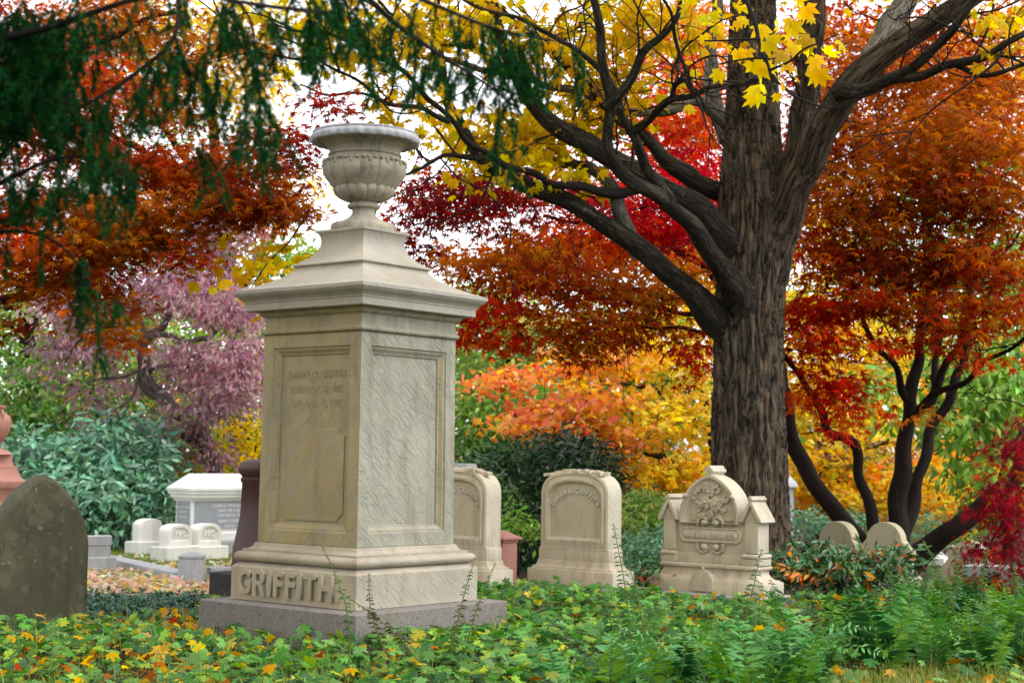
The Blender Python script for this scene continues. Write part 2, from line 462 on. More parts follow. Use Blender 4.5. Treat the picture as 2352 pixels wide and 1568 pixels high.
# shaft with a recessed, moulded panel on each side
zS = zc(0.512, 760); h0, h1 = 0.518, 0.511
b = MB()
def side_pt(k, u, z, dep):
    t = (z - zs) / (zS - zs); hw = h0 + (h1 - h0) * t - dep
    x, y = [(u, -hw), (hw, u), (-u, hw), (-hw, -u)][k]
    return (x, y, z)
for k in range(4):
    loops = []
    for ins, vin, dep in ((0, 0, 0), (0.105, 0.095, 0), (0.112, 0.102, 0.012), (0.126, 0.116, 0.014), (0.150, 0.140, 0.034), (0.160, 0.150, 0.036), (0.164, 0.154, 0.048)):
        zl, zh = zs + 0.003 + vin, zS - vin
        loops.append([side_pt(k, u * ((h0 if z < (zs + zS) / 2 else h1) - ins), z, dep) for u, z in ((-1, zl), (1, zl), (1, zh), (-1, zh))])
    b.rings(loops, cap0=False)
b.build('shaft', M_marble, mon, smooth=0)
# raised lower tablet with notched corners and the worn inscription on the front
def notched(x, zl, zh, n=0.055):
    p = []
    for cx, cz, a0 in ((x, zl, 90), (x, zh, 180), (-x, zh, 270), (-x, zl, 0)):
        q = []
        for i in range(5):
            a = R(a0 + 90 * i / 4)
            q.append((cx + n * math.cos(a) * 1, cz + n * math.sin(a)))
        if (cx > 0) == (cz == zl): pass
        p.append(q[::-1])
    return [v for q in p for v in q]
def tablet(x, zl, zh, n):
    pts = []
    for cx, cz, aa in ((x, zl, (180, 90)), (x, zh, (270, 180)), (-x, zh, (360, 270)), (-x, zl, (90, 0))):
        for i in range(5):
            a = R(aa[0] + (aa[1] - aa[0]) * i / 4)
            pts.append((cx + n * math.cos(a), cz + n * math.sin(a)))
    return pts
yp = -(0.5145 - 0.048)
zm = zs + (zS - zs) * 0.548
tp = tablet(0.325, zs + 0.175, zm, 0.05)
MB().prism(tp, yp - 0.012, yp + 0.02).build('tablet', M_marble, mon, bevel=0.004)
for i, (t, s_) in enumerate((('EDMUND R. GRIFFITH', 0.083), ('BORN NOV. 18, 1803', 0.078), ('DIED APRIL 15, 1858', 0.078))):
    me = text_mesh(t, s_, 0.0028, bold=0.0006, sx=0.76)
    wd = max(v.co.x for v in me.vertices) * 2
    k = min(1.0, (0.66 if i == 0 else 0.62) / wd)
    me.transform(Matrix.Diagonal((k, 1, 1, 1)))
    o = link('inscription', me, M_marble, mon)
    o.location = (0.012, yp + 0.0005, zS - 0.325 - 0.105 * i)

# entablature, cornice, hipped roof
zA0, zA1 = zc(0.533, 757), zc(0.533, 745)
zF = zc(0.512, 718); zO = zc(0.544, 701); zK0, zK1 = zc(0.619, 698), zc(0.619, 674); zL0, zL1 = zc(0.685, 653), zc(0.685, 644.5)
prof = [(0.512, zS), (0.530, zA0 + 0.004)]
for i in range(6):
    a = -math.pi / 2 + math.pi * i / 5
    prof.append((0.522 + 0.012 * math.cos(a), (zA0 + zA1) / 2 + 0.45 * (zA1 - zA0) * math.sin(a)))
prof += [(0.514, zA1 + 0.006), (0.511, zA1 + 0.012), (0.510, zF), (0.516, zF + 0.002)]
for i in range(6):
    t = i / 5
    prof.append((0.518 + 0.028 * math.sin(t * math.pi / 2), zF + 0.006 + (zO - zF - 0.006) * (1 - math.cos(t * math.pi / 2))))
MB().square(prof, c=0.007).build('frieze', M_marble, mon)
prof = [(0.50, zK0), (0.612, zK0), (0.619, zK0 + 0.006), (0.620, zK1 - 0.02), (0.626, zK1 - 0.012), (0.626, zK1)]
for i in range(8):
    t = i / 7
    prof.append((0.632 + 0.046 * (0.5 - 0.5 * math.cos(t * math.pi)) ** 0.8, zK1 + (zL0 - zK1) * t))
prof += [(0.685, zL0), (0.685, zL1)]
MB().square(prof, c=0.006).build('cornice', M_marble_cap, mon)
zr0, zr1 = zL1, zc(0.356, 600)
prof = [(0.684, zr0)]
for i in range(1, 11):
    t = i / 10
    prof.append((0.684 - (0.684 - 0.356) * (1 - (1 - t) ** 1.55), zr0 + (zr1 - zr0) * t ** 1.12))
zb1 = zc(0.377, 592)
prof += [(0.352, zr1)]
for i in range(6):
    a = -math.pi / 2 + math.pi * i / 5
    prof.append((0.362 + 0.016 * math.cos(a), (zr1 + zb1) / 2 + 0.5 * (zb1 - zr1) * math.sin(a)))
zn, ztop0, ztop = zc(0.228, 545), zc(0.2555, 524), zc(0.2555, 518)
for i in range(9):
    t = i / 8
    prof.append((0.362 - (0.362 - 0.226) * (1 - (1 - t) ** 2.2), zb1 + (zn - zb1) * t))
for i in range(5):
    t = (i + 1) / 5
    prof.append((0.226 + 0.018 * t * t, zn + (ztop0 - zn) * t))
prof += [(0.254, ztop0), (0.2555, ztop0 + 0.006), (0.2555, ztop)]
MB().square(prof, c=0.006).build('hipped_cap', M_marble_cap, mon)

# raised family name, one mesh for each letter
txt = 'GRIFFITH'
spans = [(165, 285), (308, 418), (440, 480), (500, 592), (605, 700), (712, 752), (770, 885), (902, 1020)]
lx = lambda q: -0.654 + (q - 75) / 1130 * 1.308
zl0 = zp + 0.048; hl = (z1 - zp) * 0.74
for ch, (a_, b_) in zip(txt, spans):
    me = text_mesh(ch, hl / 0.73, 0.014, bold=0.006, sx=1.0, bev=0.003)
    if ch == 'R':       # straight-legged R cut as two abutting slabs
        rb = MB().prism([(0, 0), (0.3, 0), (0.3, 1), (0, 1)], -0.017, 0.014)
        rb.prism([(0.3, 1.0), (0.62, 1.0), (0.80, 0.96), (0.92, 0.86), (0.96, 0.70), (0.92, 0.55), (0.76, 0.44), (1.0, 0), (0.68, 0), (0.46, 0.40), (0.3, 0.40), (0.3, 0.56), (0.54, 0.56), (0.65, 0.62), (0.65, 0.76), (0.56, 0.83), (0.3, 0.83)], -0.017, 0.014)
        me = bpy.data.meshes.new('letter'); me.from_pydata(rb.v, [], rb.f)
        rm = bmesh.new(); rm.from_mesh(me); bmesh.ops.recalc_face_normals(rm, faces=rm.faces); rm.to_mesh(me); rm.free()
    xs = [v.co.x for v in me.vertices]; zs_ = [v.co.z for v in me.vertices]
    cw = max(xs) - min(xs)
    me.transform(Matrix.Translation((-(max(xs) + min(xs)) / 2, 0, -min(zs_))))
    me.transform(Matrix.Diagonal(((lx(b_) - lx(a_)) / cw, 1, hl / (max(zs_) - min(zs_)), 1)))
    o = link('letter', me, M_marble_small, mon)
    o.location = ((lx(a_) + lx(b_)) / 2, -0.654 - 0.012, zl0)
MB().box(-0.018, 0.018, -0.015, 0.012, 0, 0.036).build('full_stop', M_marble_small, mon, bevel=0.004).location = (lx(1055), -0.656, zl0)

# urn: foot, gadrooned bowl, leafy rim
kz = 0.000629
def uz(y): return ztop + (1496 - y) * kz
def up(lst): return [(r * kz, uz(y)) for r, y in lst]
foot = up([(392, 1496), (396, 1478), (397, 1445), (388, 1412), (365, 1396), (300, 1380), (232, 1352), (175, 1318), (148, 1285), (138, 1255), (140, 1230), (150, 1212)])
collar = up([(155, 1214), (188, 1206), (198, 1190), (198, 1172), (188, 1160), (165, 1150), (158, 1138), (160, 1120)])
urn = MB().lathe(foot, 64).lathe(collar, 64, mod=lambda a, z, r: 1 + 0.012 * math.sin(18 * a)).build('urn', M_urn, mon, smooth=50)
def smooth_prof(pts, k=6):
    out = []
    P = [pts[0]] + pts + [pts[-1]]
    for i in range(1, len(P) - 2):
        for j in range(k):
            t = j / k
            a, b_, c_, d_ = P[i - 1], P[i], P[i + 1], P[i + 2]
            out.append(tuple(0.5 * (2 * b_[q] + (c_[q] - a[q]) * t + (2 * a[q] - 5 * b_[q] + 4 * c_[q] - d_[q]) * t * t + (3 * b_[q] - a[q] - 3 * c_[q] + d_[q]) * t ** 3) for q in (0, 1)))
    out.append(pts[-1])
    return out
lobes = smooth_prof(up([(165, 1128), (235, 1115), (310, 1080), (360, 1035), (376, 990), (366, 945), (345, 915)]), 5)
NL = 18
def lobemod(a, z, r):
    k = abs(math.sin(a * NL / 2))
    zz = (uz(915) - z) / (uz(915) - uz(1128))          # 0 top .. 1 bottom
    top = 1.0 - max(0, 1 - zz / 0.30) * (1 - k) * 0.5   # rounded top ends
    return (0.93 + 0.07 * k ** 0.6) * (1 - max(0, 1 - zz / 0.22) ** 2 * (0.10 + 0.25 * (1 - k)))
MB().lathe(lobes, 216, mod=lobemod).build('gadroon_band', M_urn, urn, smooth=60)
bowl = smooth_prof(up([(330, 990), (372, 955), (425, 895), (470, 840), (498, 780), (503, 725), (490, 670), (462, 620), (438, 590), (430, 578)]), 5)
def flute(a, z, r):
    k = abs(math.sin(a * 7)) ** 0.5
    f = min(1, max(0, (uz(615) - z) / (uz(615) - uz(700))))
    return 1 - 0.045 * (1 - k) * f + 0.012 * f
MB().lathe(bowl, 252, mod=flute).build('bowl', M_urn, urn, smooth=60)
leaf_b = MB()
for i in range(14):
    a = (i + 0.5) * 2 * math.pi / 14
    ca, sa = math.cos(a), math.sin(a)
    for du, dz, rr in ((-0.045, 0.005, 0.019), (0.045, 0.005, 0.019), (0, 0, 0.024), (0, -0.022, 0.017)):
        r0 = 0.308 if dz > -0.02 else 0.316
        leaf_b.ball((r0 * ca - du * sa, r0 * sa + du * ca, uz(658) + dz), rr, 8, 5, (0.8, 0.8, 0.8))
leaf_b.build('leaf_motifs', M_urn, urn, smooth=60)
flare = smooth_prof(up([(425, 580), (444, 572), (448, 556), (438, 545), (430, 535), (434, 505), (452, 475), (500, 435), (560, 405), (610, 385), (630, 372)]), 4)
MB().lathe(flare, 96).build('neck', M_urn, urn, smooth=50)
rim = smooth_prof(up([(596, 398), (638, 414), (658, 396), (664, 358), (650, 328), (630, 312), (610, 308), (560, 310), (500, 340)]), 4)
def rimmod(a, z, r):
    zz = max(0, min(1, (uz(330) - z) / (uz(330) - uz(400))))
    return 1 + (0.016 * math.sin(34 * a + 0.6 * math.sin(5 * a)) + 0.012 * math.sin(13 * a + 1)) * (0.25 + zz)
MB().lathe(rim, 240, mod=rimmod).build('rim', M_urn_rim, urn, smooth=60)
MB().lathe(up([(618, 316), (640, 312), (643, 290), (622, 284), (560, 290)]), 64).build('lead_liner', M_urn_rim, urn)

# ------------------------------------------------------------------ arched headstones
def arch(wd, zb, zs_, zt, n=20, p=2.0, x0=0.0):
    """outline of (x, z), counter-clockwise from the lower left: straight sides, super-elliptic head"""
    pts = [(x0 + wd / 2, zb)]
    for i in range(n + 1):
        a = math.pi * i / n
        cx, sx = math.cos(a), math.sin(a)
        pts.append((x0 + wd / 2 * abs(cx) ** (2 / p) * (1 if cx >= 0 else -1), zs_ + (zt - zs_) * abs(sx) ** (2 / p)))
    pts.append((x0 - wd / 2, zb))
    return pts

def loops_y(items):
    return [[(x, y, z) for x, z in pts] for pts, y in items]

def ivy_relief(mb, zt, wd, y0, y1, n=22, seed=1):
    rd = random.Random(seed)
    for i in range(n):
        x = rd.uniform(-0.42, 0.42) * wd
        y = rd.uniform(y0, y1 * 0.6)
        zz = zt - 0.34 * abs(x / wd) ** 2.2 * wd + 0.006
        a = rd.uniform(0, 6.28); s = rd.uniform(0.05, 0.075)
        pts = []
        for j in range(10):
            r = s * (1.0 if j % 2 == 0 else 0.55); t = a + j * math.pi / 5
            pts.append((x + r * math.cos(t), y + r * 0.7 * math.sin(t), zz + rd.uniform(-0.004, 0.01) - abs(r * math.cos(t)) * 0.18))
        pts_b = [(p[0], p[1], p[2] - 0.03) for p in pts]
        mb.rings([pts_b, pts])

def griffith_stone(near_px, label, text, half, rad, seed):
    wb, tb = 1.06, 0.36
    n = at(near_px[0], near_px[1], 15.3)
    ctr = Vector((n.x, n.y, 0)) - EX * wb / 2 + EY * tb / 2
    t = thing('round_headstone', label, 'headstone', ctr, TH, 'family headstones beside the monument')
    zb = n.z
    MB().square([(0.66, 0.32, 0.0), (0.66, 0.32, zb - 0.012), (0.65, 0.31, zb)]).build('footing', M_granite, t)
    b = MB()
    pr = [(0.53, 0.18, zb + 0.003), (0.53, 0.18, zb + 0.145), (0.526, 0.176, zb + 0.155), (0.50, 0.15, zb + 0.158), (0.498, 0.148, zb + 0.176)]
    for i in range(5):
        q = i / 4
        pr.append((0.488 - 0.045 * math.sin(q * 1.57), 0.138 - 0.013 * q, zb + 0.18 + 0.06 * (1 - math.cos(q * 1.57))))
    pr += [(0.440, 0.122, zb + 0.246)]
    b.square(pr, c=0.01).build('base', M_headstone, t)
    z0_ = zb + 0.248; H = 0.885; wd = 0.84; th = 0.235
    MB().square([(0.435, 0.118, z0_), (0.435, 0.118, z0_ + 0.10), (0.42, 0.116, z0_ + 0.125)], c=0.008).build('lower_block', M_headstone, t)
    za = z0_ + 0.10
    ou = lambda k: arch(wd - 2 * k, za + k * 0.4, z0_ + H - 0.26, z0_ + H - k, 22, 2.6)
    inn = lambda k: arch(wd - 0.17 - 2 * k, za + 0.10 + k, z0_ + H - 0.30, z0_ + H - 0.105 - k, 22, 2.5)
    yb, yf = th / 2, -th / 2
    MB().rings(loops_y([(ou(0.012), yb), (ou(0), yb - 0.012), (ou(0), yf + 0.02), (ou(0.008), yf + 0.004), (ou(0.03), yf - 0.004), (ou(0.045), yf + 0.008), (ou(0.052), yf + 0.008),
               (inn(-0.02), yf - 0.012), (inn(0), yf - 0.008), (inn(0.02), yf + 0.022), (inn(0.026), yf + 0.032)])).build('tablet', M_headstone, t, smooth=40)
    iv = MB(); ivy_relief(iv, z0_ + H + 0.006, wd, -0.10, 0.09, 26, seed)
    iv.build('carved_ivy', M_headstone, t, smooth=0)
    me = arc_text(text, 0.076, 0.012, 0, z0_ + H - 0.225 - rad, rad, half, yf + 0.028, sx=0.8, bold=0.001)
    link('inscription', me, M_name, t)
    return t
griffith_stone((1408, 1353), 'cream marble round-topped headstone with ivy crest and one arched name line, between two neighbours', 'SARAH A. GRIFFITH.', 1.0, 0.325, 3)
griffith_stone((1125, 1348), 'cream marble round-topped headstone half hidden behind the tall urn monument', 'EDMUND R. GRIFFITH', 1.0, 0.325, 5)

# ------------------------------------------------------------------ the ornate gothic headstone
n = at(1753.6, 1372, 15.2)
MW, MT = 1.33, 0.40
ctr = Vector((n.x, n.y, 0)) - EX * MW / 2 + EY * MT / 2
ms = thing('gothic_headstone', 'ornate cream headstone with gabled pillars, pointed hood and carved flowers', 'headstone', ctr, TH)
zb = n.z
MB().square([(0.74, 0.29, 0.0), (0.74, 0.29, zb - 0.01), (0.73, 0.28, zb)]).build('footing', M_kerb, ms)
pr = [(0.665, 0.20, zb + 0.003), (0.665, 0.20, zb + 0.118), (0.658, 0.194, zb + 0.128), (0.64, 0.176, zb + 0.130), (0.638, 0.174, zb + 0.140)]
for i in range(7):
    q = i / 6
    pr.append((0.636 - 0.10 * math.sin(q * 1.57) ** 0.9, 0.172 - 0.045 * math.sin(q * 1.57), zb + 0.142 + 0.095 * (1 - math.cos(q * 1.57))))
for i in range(5):
    a = -1.57 + 3.14 * i / 4
    pr.append((0.548 + 0.018 * math.cos(a), 0.140 + 0.014 * math.cos(a), zb + 0.262 + 0.02 * math.sin(a)))
pr += [(0.545, 0.135, zb + 0.285)]
MB().square(pr, c=0.008).build('base', M_headstone, ms)
bs = MB()
for q in (0,):
    pts = [(0.13 * math.cos(a), zb + 0.10 + 0.125 * math.sin(a)) for a in [math.pi * i / 16 for i in range(17)]]
    pts = [(0.13, zb + 0.02)] + pts + [(-0.13, zb + 0.02)]
    bs.prism([(x - 0.02, z) for x, z in pts], -0.225, -0.10)
bs.ball((-0.02, -0.19, zb + 0.24), 0.018, 8, 6)
bs.build('base_boss', M_headstone, ms, bevel=0.004)
zk = zb + 0.287
MB().box(-0.40, 0.40, -0.088, 0.10, zk, zk + 0.10).prism([(-0.40, zk + 0.10), (0.40, zk + 0.10), (0.40, zb + 0.70), (0.335, zb + 0.72), (-0.335, zb + 0.72), (-0.40, zb + 0.70)], -0.078, 0.098).build('body', M_headstone, ms, bevel=0.004)
def pointed(hw, zs_, zt, zb_, n=12):
    """pointed arch outline from lower right over the apex to lower left"""
    h = zt - zs_
    rr = (h * h + hw * hw) / (2 * hw) if h > hw else hw * 1.0
    pts = [(hw, zb_)]
    for i in range(n + 1):
        t = i / n
        # two-centred arch
        a_end = math.asin(min(1, h / rr)); ang = t * a_end
        pts.append((hw - rr + rr * math.cos(ang), zs_ + rr * math.sin(ang)))
    pts[-1] = (0.0, zt)
    full = pts + [(-x, z) for x, z in reversed(pts[:-1])]
    return full
hz0, hz1, hzt = zb + 0.68, zb + 0.735, zb + 1.165
o1, o2, o3, o4 = pointed(0.342, hz1, hzt, hz0), pointed(0.318, hz1, hzt - 0.028, hz0 + 0.002), pointed(0.285, hz1, hzt - 0.07, hz0 + 0.004), pointed(0.272, hz1, hzt - 0.09, hz0 + 0.006)
MB().rings(loops_y([(o1, 0.12), (o1, -0.13), (o2, -0.132), (o3, -0.09), (o4, -0.09), (pointed(0.262, hz1, hzt - 0.10, hz0 + 0.008), -0.078)])).build('pointed_hood', M_headstone, ms, smooth=40)
fin = MB()
for dx, dz, r in ((0, 0.062, 0.026), (-0.027, 0.034, 0.024), (0.027, 0.034, 0.024)):
    fin.tube([(dx, -0.135, hzt + dz), (dx, 0.125, hzt + dz)], r, 12)
fin.prism([(-0.03, hzt - 0.035), (0.03, hzt - 0.035), (0.022, hzt + 0.06), (-0.022, hzt + 0.06)], -0.13, 0.12)
fin.build('finial', M_headstone, ms, smooth=50)
for sgn in (-1, 1):
    cx = sgn * 0.475
    p = MB()
    p.box(cx - 0.072, cx + 0.072, -0.105, 0.105, zk + 0.12, zb + 0.72)
    p.box(cx - 0.092, cx + 0.092, -0.125, 0.12, zk + 0.001, zk + 0.065)
    for i in range(1):
        p.tube([(cx - 0.088, -0.115, zk + 0.088), (cx + 0.088, -0.115, zk + 0.088)], 0.024, 10)
        p.tube([(cx + 0.082 * sgn, -0.115, zk + 0.088), (cx + 0.082 * sgn, 0.11, zk + 0.088)], 0.024, 10)
        p.box(cx - 0.085, cx + 0.085, -0.118, 0.11, zk + 0.064, zk + 0.112)
    pil = p.build('pillar', M_headstone, ms, bevel=0.004)
    gz = zb + 0.72
    g2 = MB()
    g2.prism([(cx - 0.075, gz - 0.015), (cx + 0.075, gz - 0.015), (cx, gz + 0.15)], -0.108, 0.105)
    for s2 in (-1, 1):
        g2.prism([(cx + s2 * 0.128, gz - 0.012), (cx + s2 * 0.118, gz + 0.018), (cx, gz + 0.212), (cx, gz + 0.155), (cx + s2 * 0.085, gz - 0.012)], -0.14, 0.135)
    for dx, dz, r in ((0, 0.226, 0.016), (-0.016, 0.208, 0.015), (0.016, 0.208, 0.015)):
        g2.tube([(cx + dx, -0.145, gz + dz), (cx + dx, 0.14, gz + dz)], r, 10)
    g2.build('gable', M_headstone, pil, bevel=0.003)
# name plate with scrolls
def stadium(hw, hh, cz, c):
    return [(hw, cz - hh + c), (hw, cz + hh - c), (hw - c, cz + hh), (-hw + c, cz + hh), (-hw, cz + hh - c), (-hw, cz - hh + c), (-hw + c, cz - hh), (hw - c, cz - hh)]
cz = zb + 0.565
pl = MB().rings(loops_y([(stadium(0.355, 0.075, cz, 0.04), -0.07), (stadium(0.355, 0.075, cz, 0.04), -0.10), (stadium(0.34, 0.062, cz, 0.034), -0.108), (stadium(0.325, 0.05, cz, 0.03), -0.098), (stadium(0.318, 0.044, cz, 0.026), -0.104)]))
for s2 in (-1, 1):
    for sz in (-1, 1):
        pts = []
        for i in range(15):
            q = i / 14; a = -0.5 + q * 4.4; r = 0.078 * (1 - 0.62 * q)
            pts.append((s2 * (0.075 + r * math.cos(a)) , -0.096, cz + sz * (0.118 + r * math.sin(a))))
        pl.tube(pts, [0.016 - 0.006 * i / 14 for i in range(15)], 8)
        pl.ball((s2 * 0.07, -0.095, cz + sz * 0.118), 0.034, 10, 6)
plate = pl.build('name_plate', M_headstone, ms, smooth=45)
me = text_mesh('MARY ELIZABETH GRIFFITH', 0.062, 0.005, bold=0.0004, sx=0.70)
wd = max(v.co.x for v in me.vertices); me.transform(Matrix.Diagonal((0.295 / wd, 1, 1, 1)))
link('inscription', me, M_name, plate).location = (0, -0.106, cz - 0.022)
# carved bouquet
fl = MB(); rd = random.Random(4)
def flower(cx, cz_, r, petals, y=-0.095):
    for i in range(petals):
        a = 6.283 * i / petals
        fl.ball((cx + 0.62 * r * math.cos(a), y, cz_ + 0.62 * r * math.sin(a)), r * 0.5, 8, 5, (1, 0.45, 1))
    fl.ball((cx, y - 0.016, cz_), r * 0.34, 8, 5)
def carved_leaf(cx, cz_, l, a, wd=0.4, y=-0.09):
    ca, sa = math.cos(a), math.sin(a)
    ol = [(0, 0), (0.3, wd * 0.5), (0.55, wd * 0.3), (0.65, wd * 0.42), (1, 0), (0.65, -wd * 0.42), (0.55, -wd * 0.3), (0.3, -wd * 0.5)]
    P = [(cx + l * (u * ca - v * sa), cz_ + l * (u * sa + v * ca)) for u, v in ol]
    fl.rings([[(x, y + 0.02, z) for x, z in P], [(x + rd.uniform(-.003, .003), y - rd.uniform(0.008, 0.022), z) for x, z in P]])
fz = zb + 0.885
flower(-0.06, fz + 0.005, 0.066, 5); flower(0.062, fz - 0.012, 0.070, 7); flower(-0.005, fz + 0.105, 0.05, 6); flower(-0.115, fz - 0.02, 0.04, 5); flower(0.125, fz + 0.02, 0.036, 5)
for i in range(44):
    a = rd.uniform(0, 6.283); r = rd.uniform(0.06, 0.17)
    x = r * math.cos(a) * 1.15; z = fz + 0.01 + r * math.sin(a) * (1.1 if math.sin(a) > 0 else 0.85)
    if abs(x) > 0.235 - max(0, (z - fz)) * 0.75: continue
    carved_leaf(x, z, rd.uniform(0.04, 0.085), a + rd.uniform(-0.7, 0.7), 0.6)
for i in range(9):
    a = R(50 + 10 * i); carved_leaf(0.06 * math.cos(a), fz + 0.11 + 0.03 * math.sin(a), 0.085, a, 0.35)
for s2 in (-1, 1):
    fl.ball((s2 * 0.275, -0.135, hz1 + 0.21), 0.026, 8, 6); flower(s2 * 0.262, hz1 + 0.215, 0.026, 4, -0.135)
fl.build('carved_flowers', M_headstone, ms, smooth=40)

# ------------------------------------------------------------------ dark mossy pointed headstone at the frame's edge
RT = R(36)
p = at(72, 1437, 12.3)
dk = thing('mossy_headstone', 'dark mossy headstone with a pointed arch, spotted with lichen', 'headstone', Vector((p.x, p.y + 0.1, 0)), RT)
H0 = p.z
zt = z_at(p.x - 0.05, p.y, 1089)
def gothic(hw, zb_, zs_, zt_, n=14):
    pts = [(hw, zb_)]
    for i in range(n + 1):
        h_ = zt_ - zs_; rr = (h_ * h_ + hw * hw) / (2 * hw); ang = i / n * math.asin(min(1, h_ / rr))
        pts.append((hw - rr + rr * math.cos(ang), zs_ + rr * math.sin(ang)))
    pts[-1] = (0.0, zt_)
    pts[-2] = (pts[-2][0], pts[-2][1] - 0.002)
    return pts + [(-x, z) for x, z in reversed(pts[:-1])]
hw = 0.375
ou = lambda k: gothic(hw - k, H0 - 0.02, H0 + 0.57, zt - k * 1.1)
MB().rings(loops_y([(ou(0.006), 0.11), (ou(0), 0.10), (ou(0.0), -0.085), (ou(0.004), -0.095), (ou(0.03), -0.115)])).build('slab', M_slate, dk, smooth=35)
kb = at(-60, 1460, 12.2); ke = at(300, 1412, 13.3)
MB().box(-1.3, 0.92, -0.30, 0.30, 0.0, H0 - 0.022).build('footing', M_granite, dk, bevel=0.012)

# ------------------------------------------------------------------ stones on the lawn beyond
T2 = TH + R(90)                   # fronts turned the other way round the same grid: facing right
def mpp(d): return d / F
def rough_stone(b, o): return b

# white granite tomb with blue-grey inscribed sides
p = at(437, 1258, 22.0)
hx, hy = 0.98, 0.17
ctr = Vector((p.x, p.y, 0)) - Vector((math.cos(T2), math.sin(T2), 0)) * -hx + Vector((-math.sin(T2), math.cos(T2), 0)) * hy
tb = thing('table_tomb', 'white granite tomb with hipped lid and blue-grey inscribed panels', 'tomb', ctr, T2)
zz = lambda y: z_at(p.x, p.y, y)
zt0, zt1, zt2, zt3 = zz(1226), zz(1150), zz(1128), zz(1094)
MB().square([(hx + 0.09, hy + 0.09, 0.0), (hx + 0.09, hy + 0.09, max(0.06, zz(1246))), (hx + 0.02, hy + 0.02, max(0.07, zz(1243)))]).build('step', M_kerb, tb)
MB().square([(hx + 0.04, hy + 0.04, max(0.072, zz(1243))), (hx + 0.04, hy + 0.04, zt0), (hx, hy, zt0 + 0.02), (hx, hy, zt1)]).build('chest', M_whitecap, tb)
for nm, b in (('side_panel', MB().box(-hx + 0.05, hx - 0.05, -hy - 0.006, -hy + 0.02, zt0 + 0.05, zt1 - 0.012)), ('end_panel', MB().box(-hx - 0.006, -hx + 0.02, -hy + 0.03, hy - 0.03, zt0 + 0.05, zt1 - 0.012))):
    b.build(nm, M_panel, tb)
MB().square([(hx + 0.02, hy + 0.02, zt1), (hx + 0.03, hy + 0.03, zt1 + 0.04), (hx + 0.06, hy + 0.06, zt1 + 0.045), (hx + 0.065, hy + 0.065, zt1 + 0.09), (hx + 0.08, hy + 0.08, zt1 + 0.095), (hx + 0.085, hy + 0.085, zt2 + 0.01), (hx + 0.10, hy + 0.10, zt2 + 0.012), (hx + 0.10, hy + 0.10, zt2 + 0.045), (hx - 0.12, 0.06, zt3 + 0.04)], c=0.01).build('hipped_lid', M_whitecap, tb)
for i, t in enumerate(('CHARLES WOODBURY', 'BORN APR. 4, 1819', 'DIED JUNE 30, 1898', 'MARY LOUISA', 'WIFE OF', 'CHARLES WOODBURY', 'BORN NOV. 5, 1829', 'DIED DEC. 3, 1879')):
    me = text_mesh(t, 0.062 if i in (0, 3, 5) else 0.05, 0.002, sx=1.05)
    o = link('inscription', me, M_whitecap, tb); o.location = (-0.28, -hy - 0.007, zt1 - 0.09 - 0.067 * i - (0.02 if i > 2 else 0))
for i, t in enumerate(('EMILY WOODBURY', 'BORN 1851', 'DIED 1863', '', 'ALICE MARY', 'BORN 1855', 'DIED 1871')):
    if not t: continue
    me = text_mesh(t, 0.034, 0.002, sx=1.0)
    o = link('inscription', me, M_whitecap, tb); o.location = (-hx - 0.007, 0.0, zt1 - 0.10 - 0.067 * i); o.rotation_euler = (0, 0, -R(90))

def low_stone(name, label, px, base_y, d, wd, th, top_y, rz, mat, text=None, base=True, arch_p=2.0, arch_h=0.10, flat=False, group=None):
    p = at(px, base_y, d)
    t = thing(name, label, 'headstone', (p.x, p.y, 0), rz, group)
    t.rotation_euler = (random.uniform(-.025, .025), random.uniform(-.02, .02), rz + random.uniform(-.05, .05))
    zb = max(p.z, 0.02); zt_ = z_at(p.x, p.y, top_y)
    if base:
        MB().square([(wd / 2 + 0.07, th / 2 + 0.07, 0.0), (wd / 2 + 0.07, th / 2 + 0.07, zb + 0.075), (wd / 2 + 0.055, th / 2 + 0.055, zb + 0.09)]).build('base', mat, t)
        zb += 0.092
    if flat:
        MB().square([(wd / 2, th / 2, zb), (wd / 2, th / 2, zt_ - 0.12), (wd / 2 + .012, th / 2 + .012, zt_ - .11), (wd / 2 + 0.012, th / 2 + .012, zt_ - 0.01), (wd / 2 - 0.02, th / 2 - .02, zt_)]).build('slab', mat, t)
        return t
    ou = lambda k: arch(wd - 2 * k, zb, zt_ - arch_h, zt_ - k, 16, arch_p)
    ii = lambda k: arch(wd - 0.10 - 2 * k, zb + 0.06 + k, zt_ - arch_h - 0.045, zt_ - 0.045 - k, 16, arch_p)
    items = [(ou(0.008), th / 2), (ou(0), th / 2 - 0.01), (ou(0), -th / 2 + 0.01), (ou(0.008), -th / 2)]
    if text: items += [(ii(0), -th / 2), (ii(0.012), -th / 2 + 0.018)]
    MB().rings(loops_y(items)).build('slab', mat, t, smooth=40)
    if text:
        link('inscription', text_mesh(text, 0.105, 0.008, sx=0.95, bold=0.001), mat, t).location = (0, -th / 2 + 0.014, zb + (zt_ - zb) * 0.40)
    return t
G1 = 'small white headstones on the lawn'
low_stone('small_headstone', 'small white round-topped headstone carved J.W.C.', 402, 1268, 21.0, 0.40, 0.22, 1202, T2, M_white, 'J.W.C.', group=G1)
low_stone('small_headstone', 'small white round-topped headstone carved I.A.C., beside the tomb', 470, 1268, 21.4, 0.40, 0.22, 1201, T2, M_white, 'I.A.C.', group=G1)
low_stone('small_headstone', 'plain white round-topped headstone nearest the rhododendron', 338, 1256, 22.3, 0.38, 0.20, 1190, T2, M_white, None, group=G1)
low_stone('square_headstone', 'low streaky grey block headstone beside the dark mossy one', 218, 1294, 18.8, 0.36, 0.20, 1229, R(16), M_kerb, flat=True)

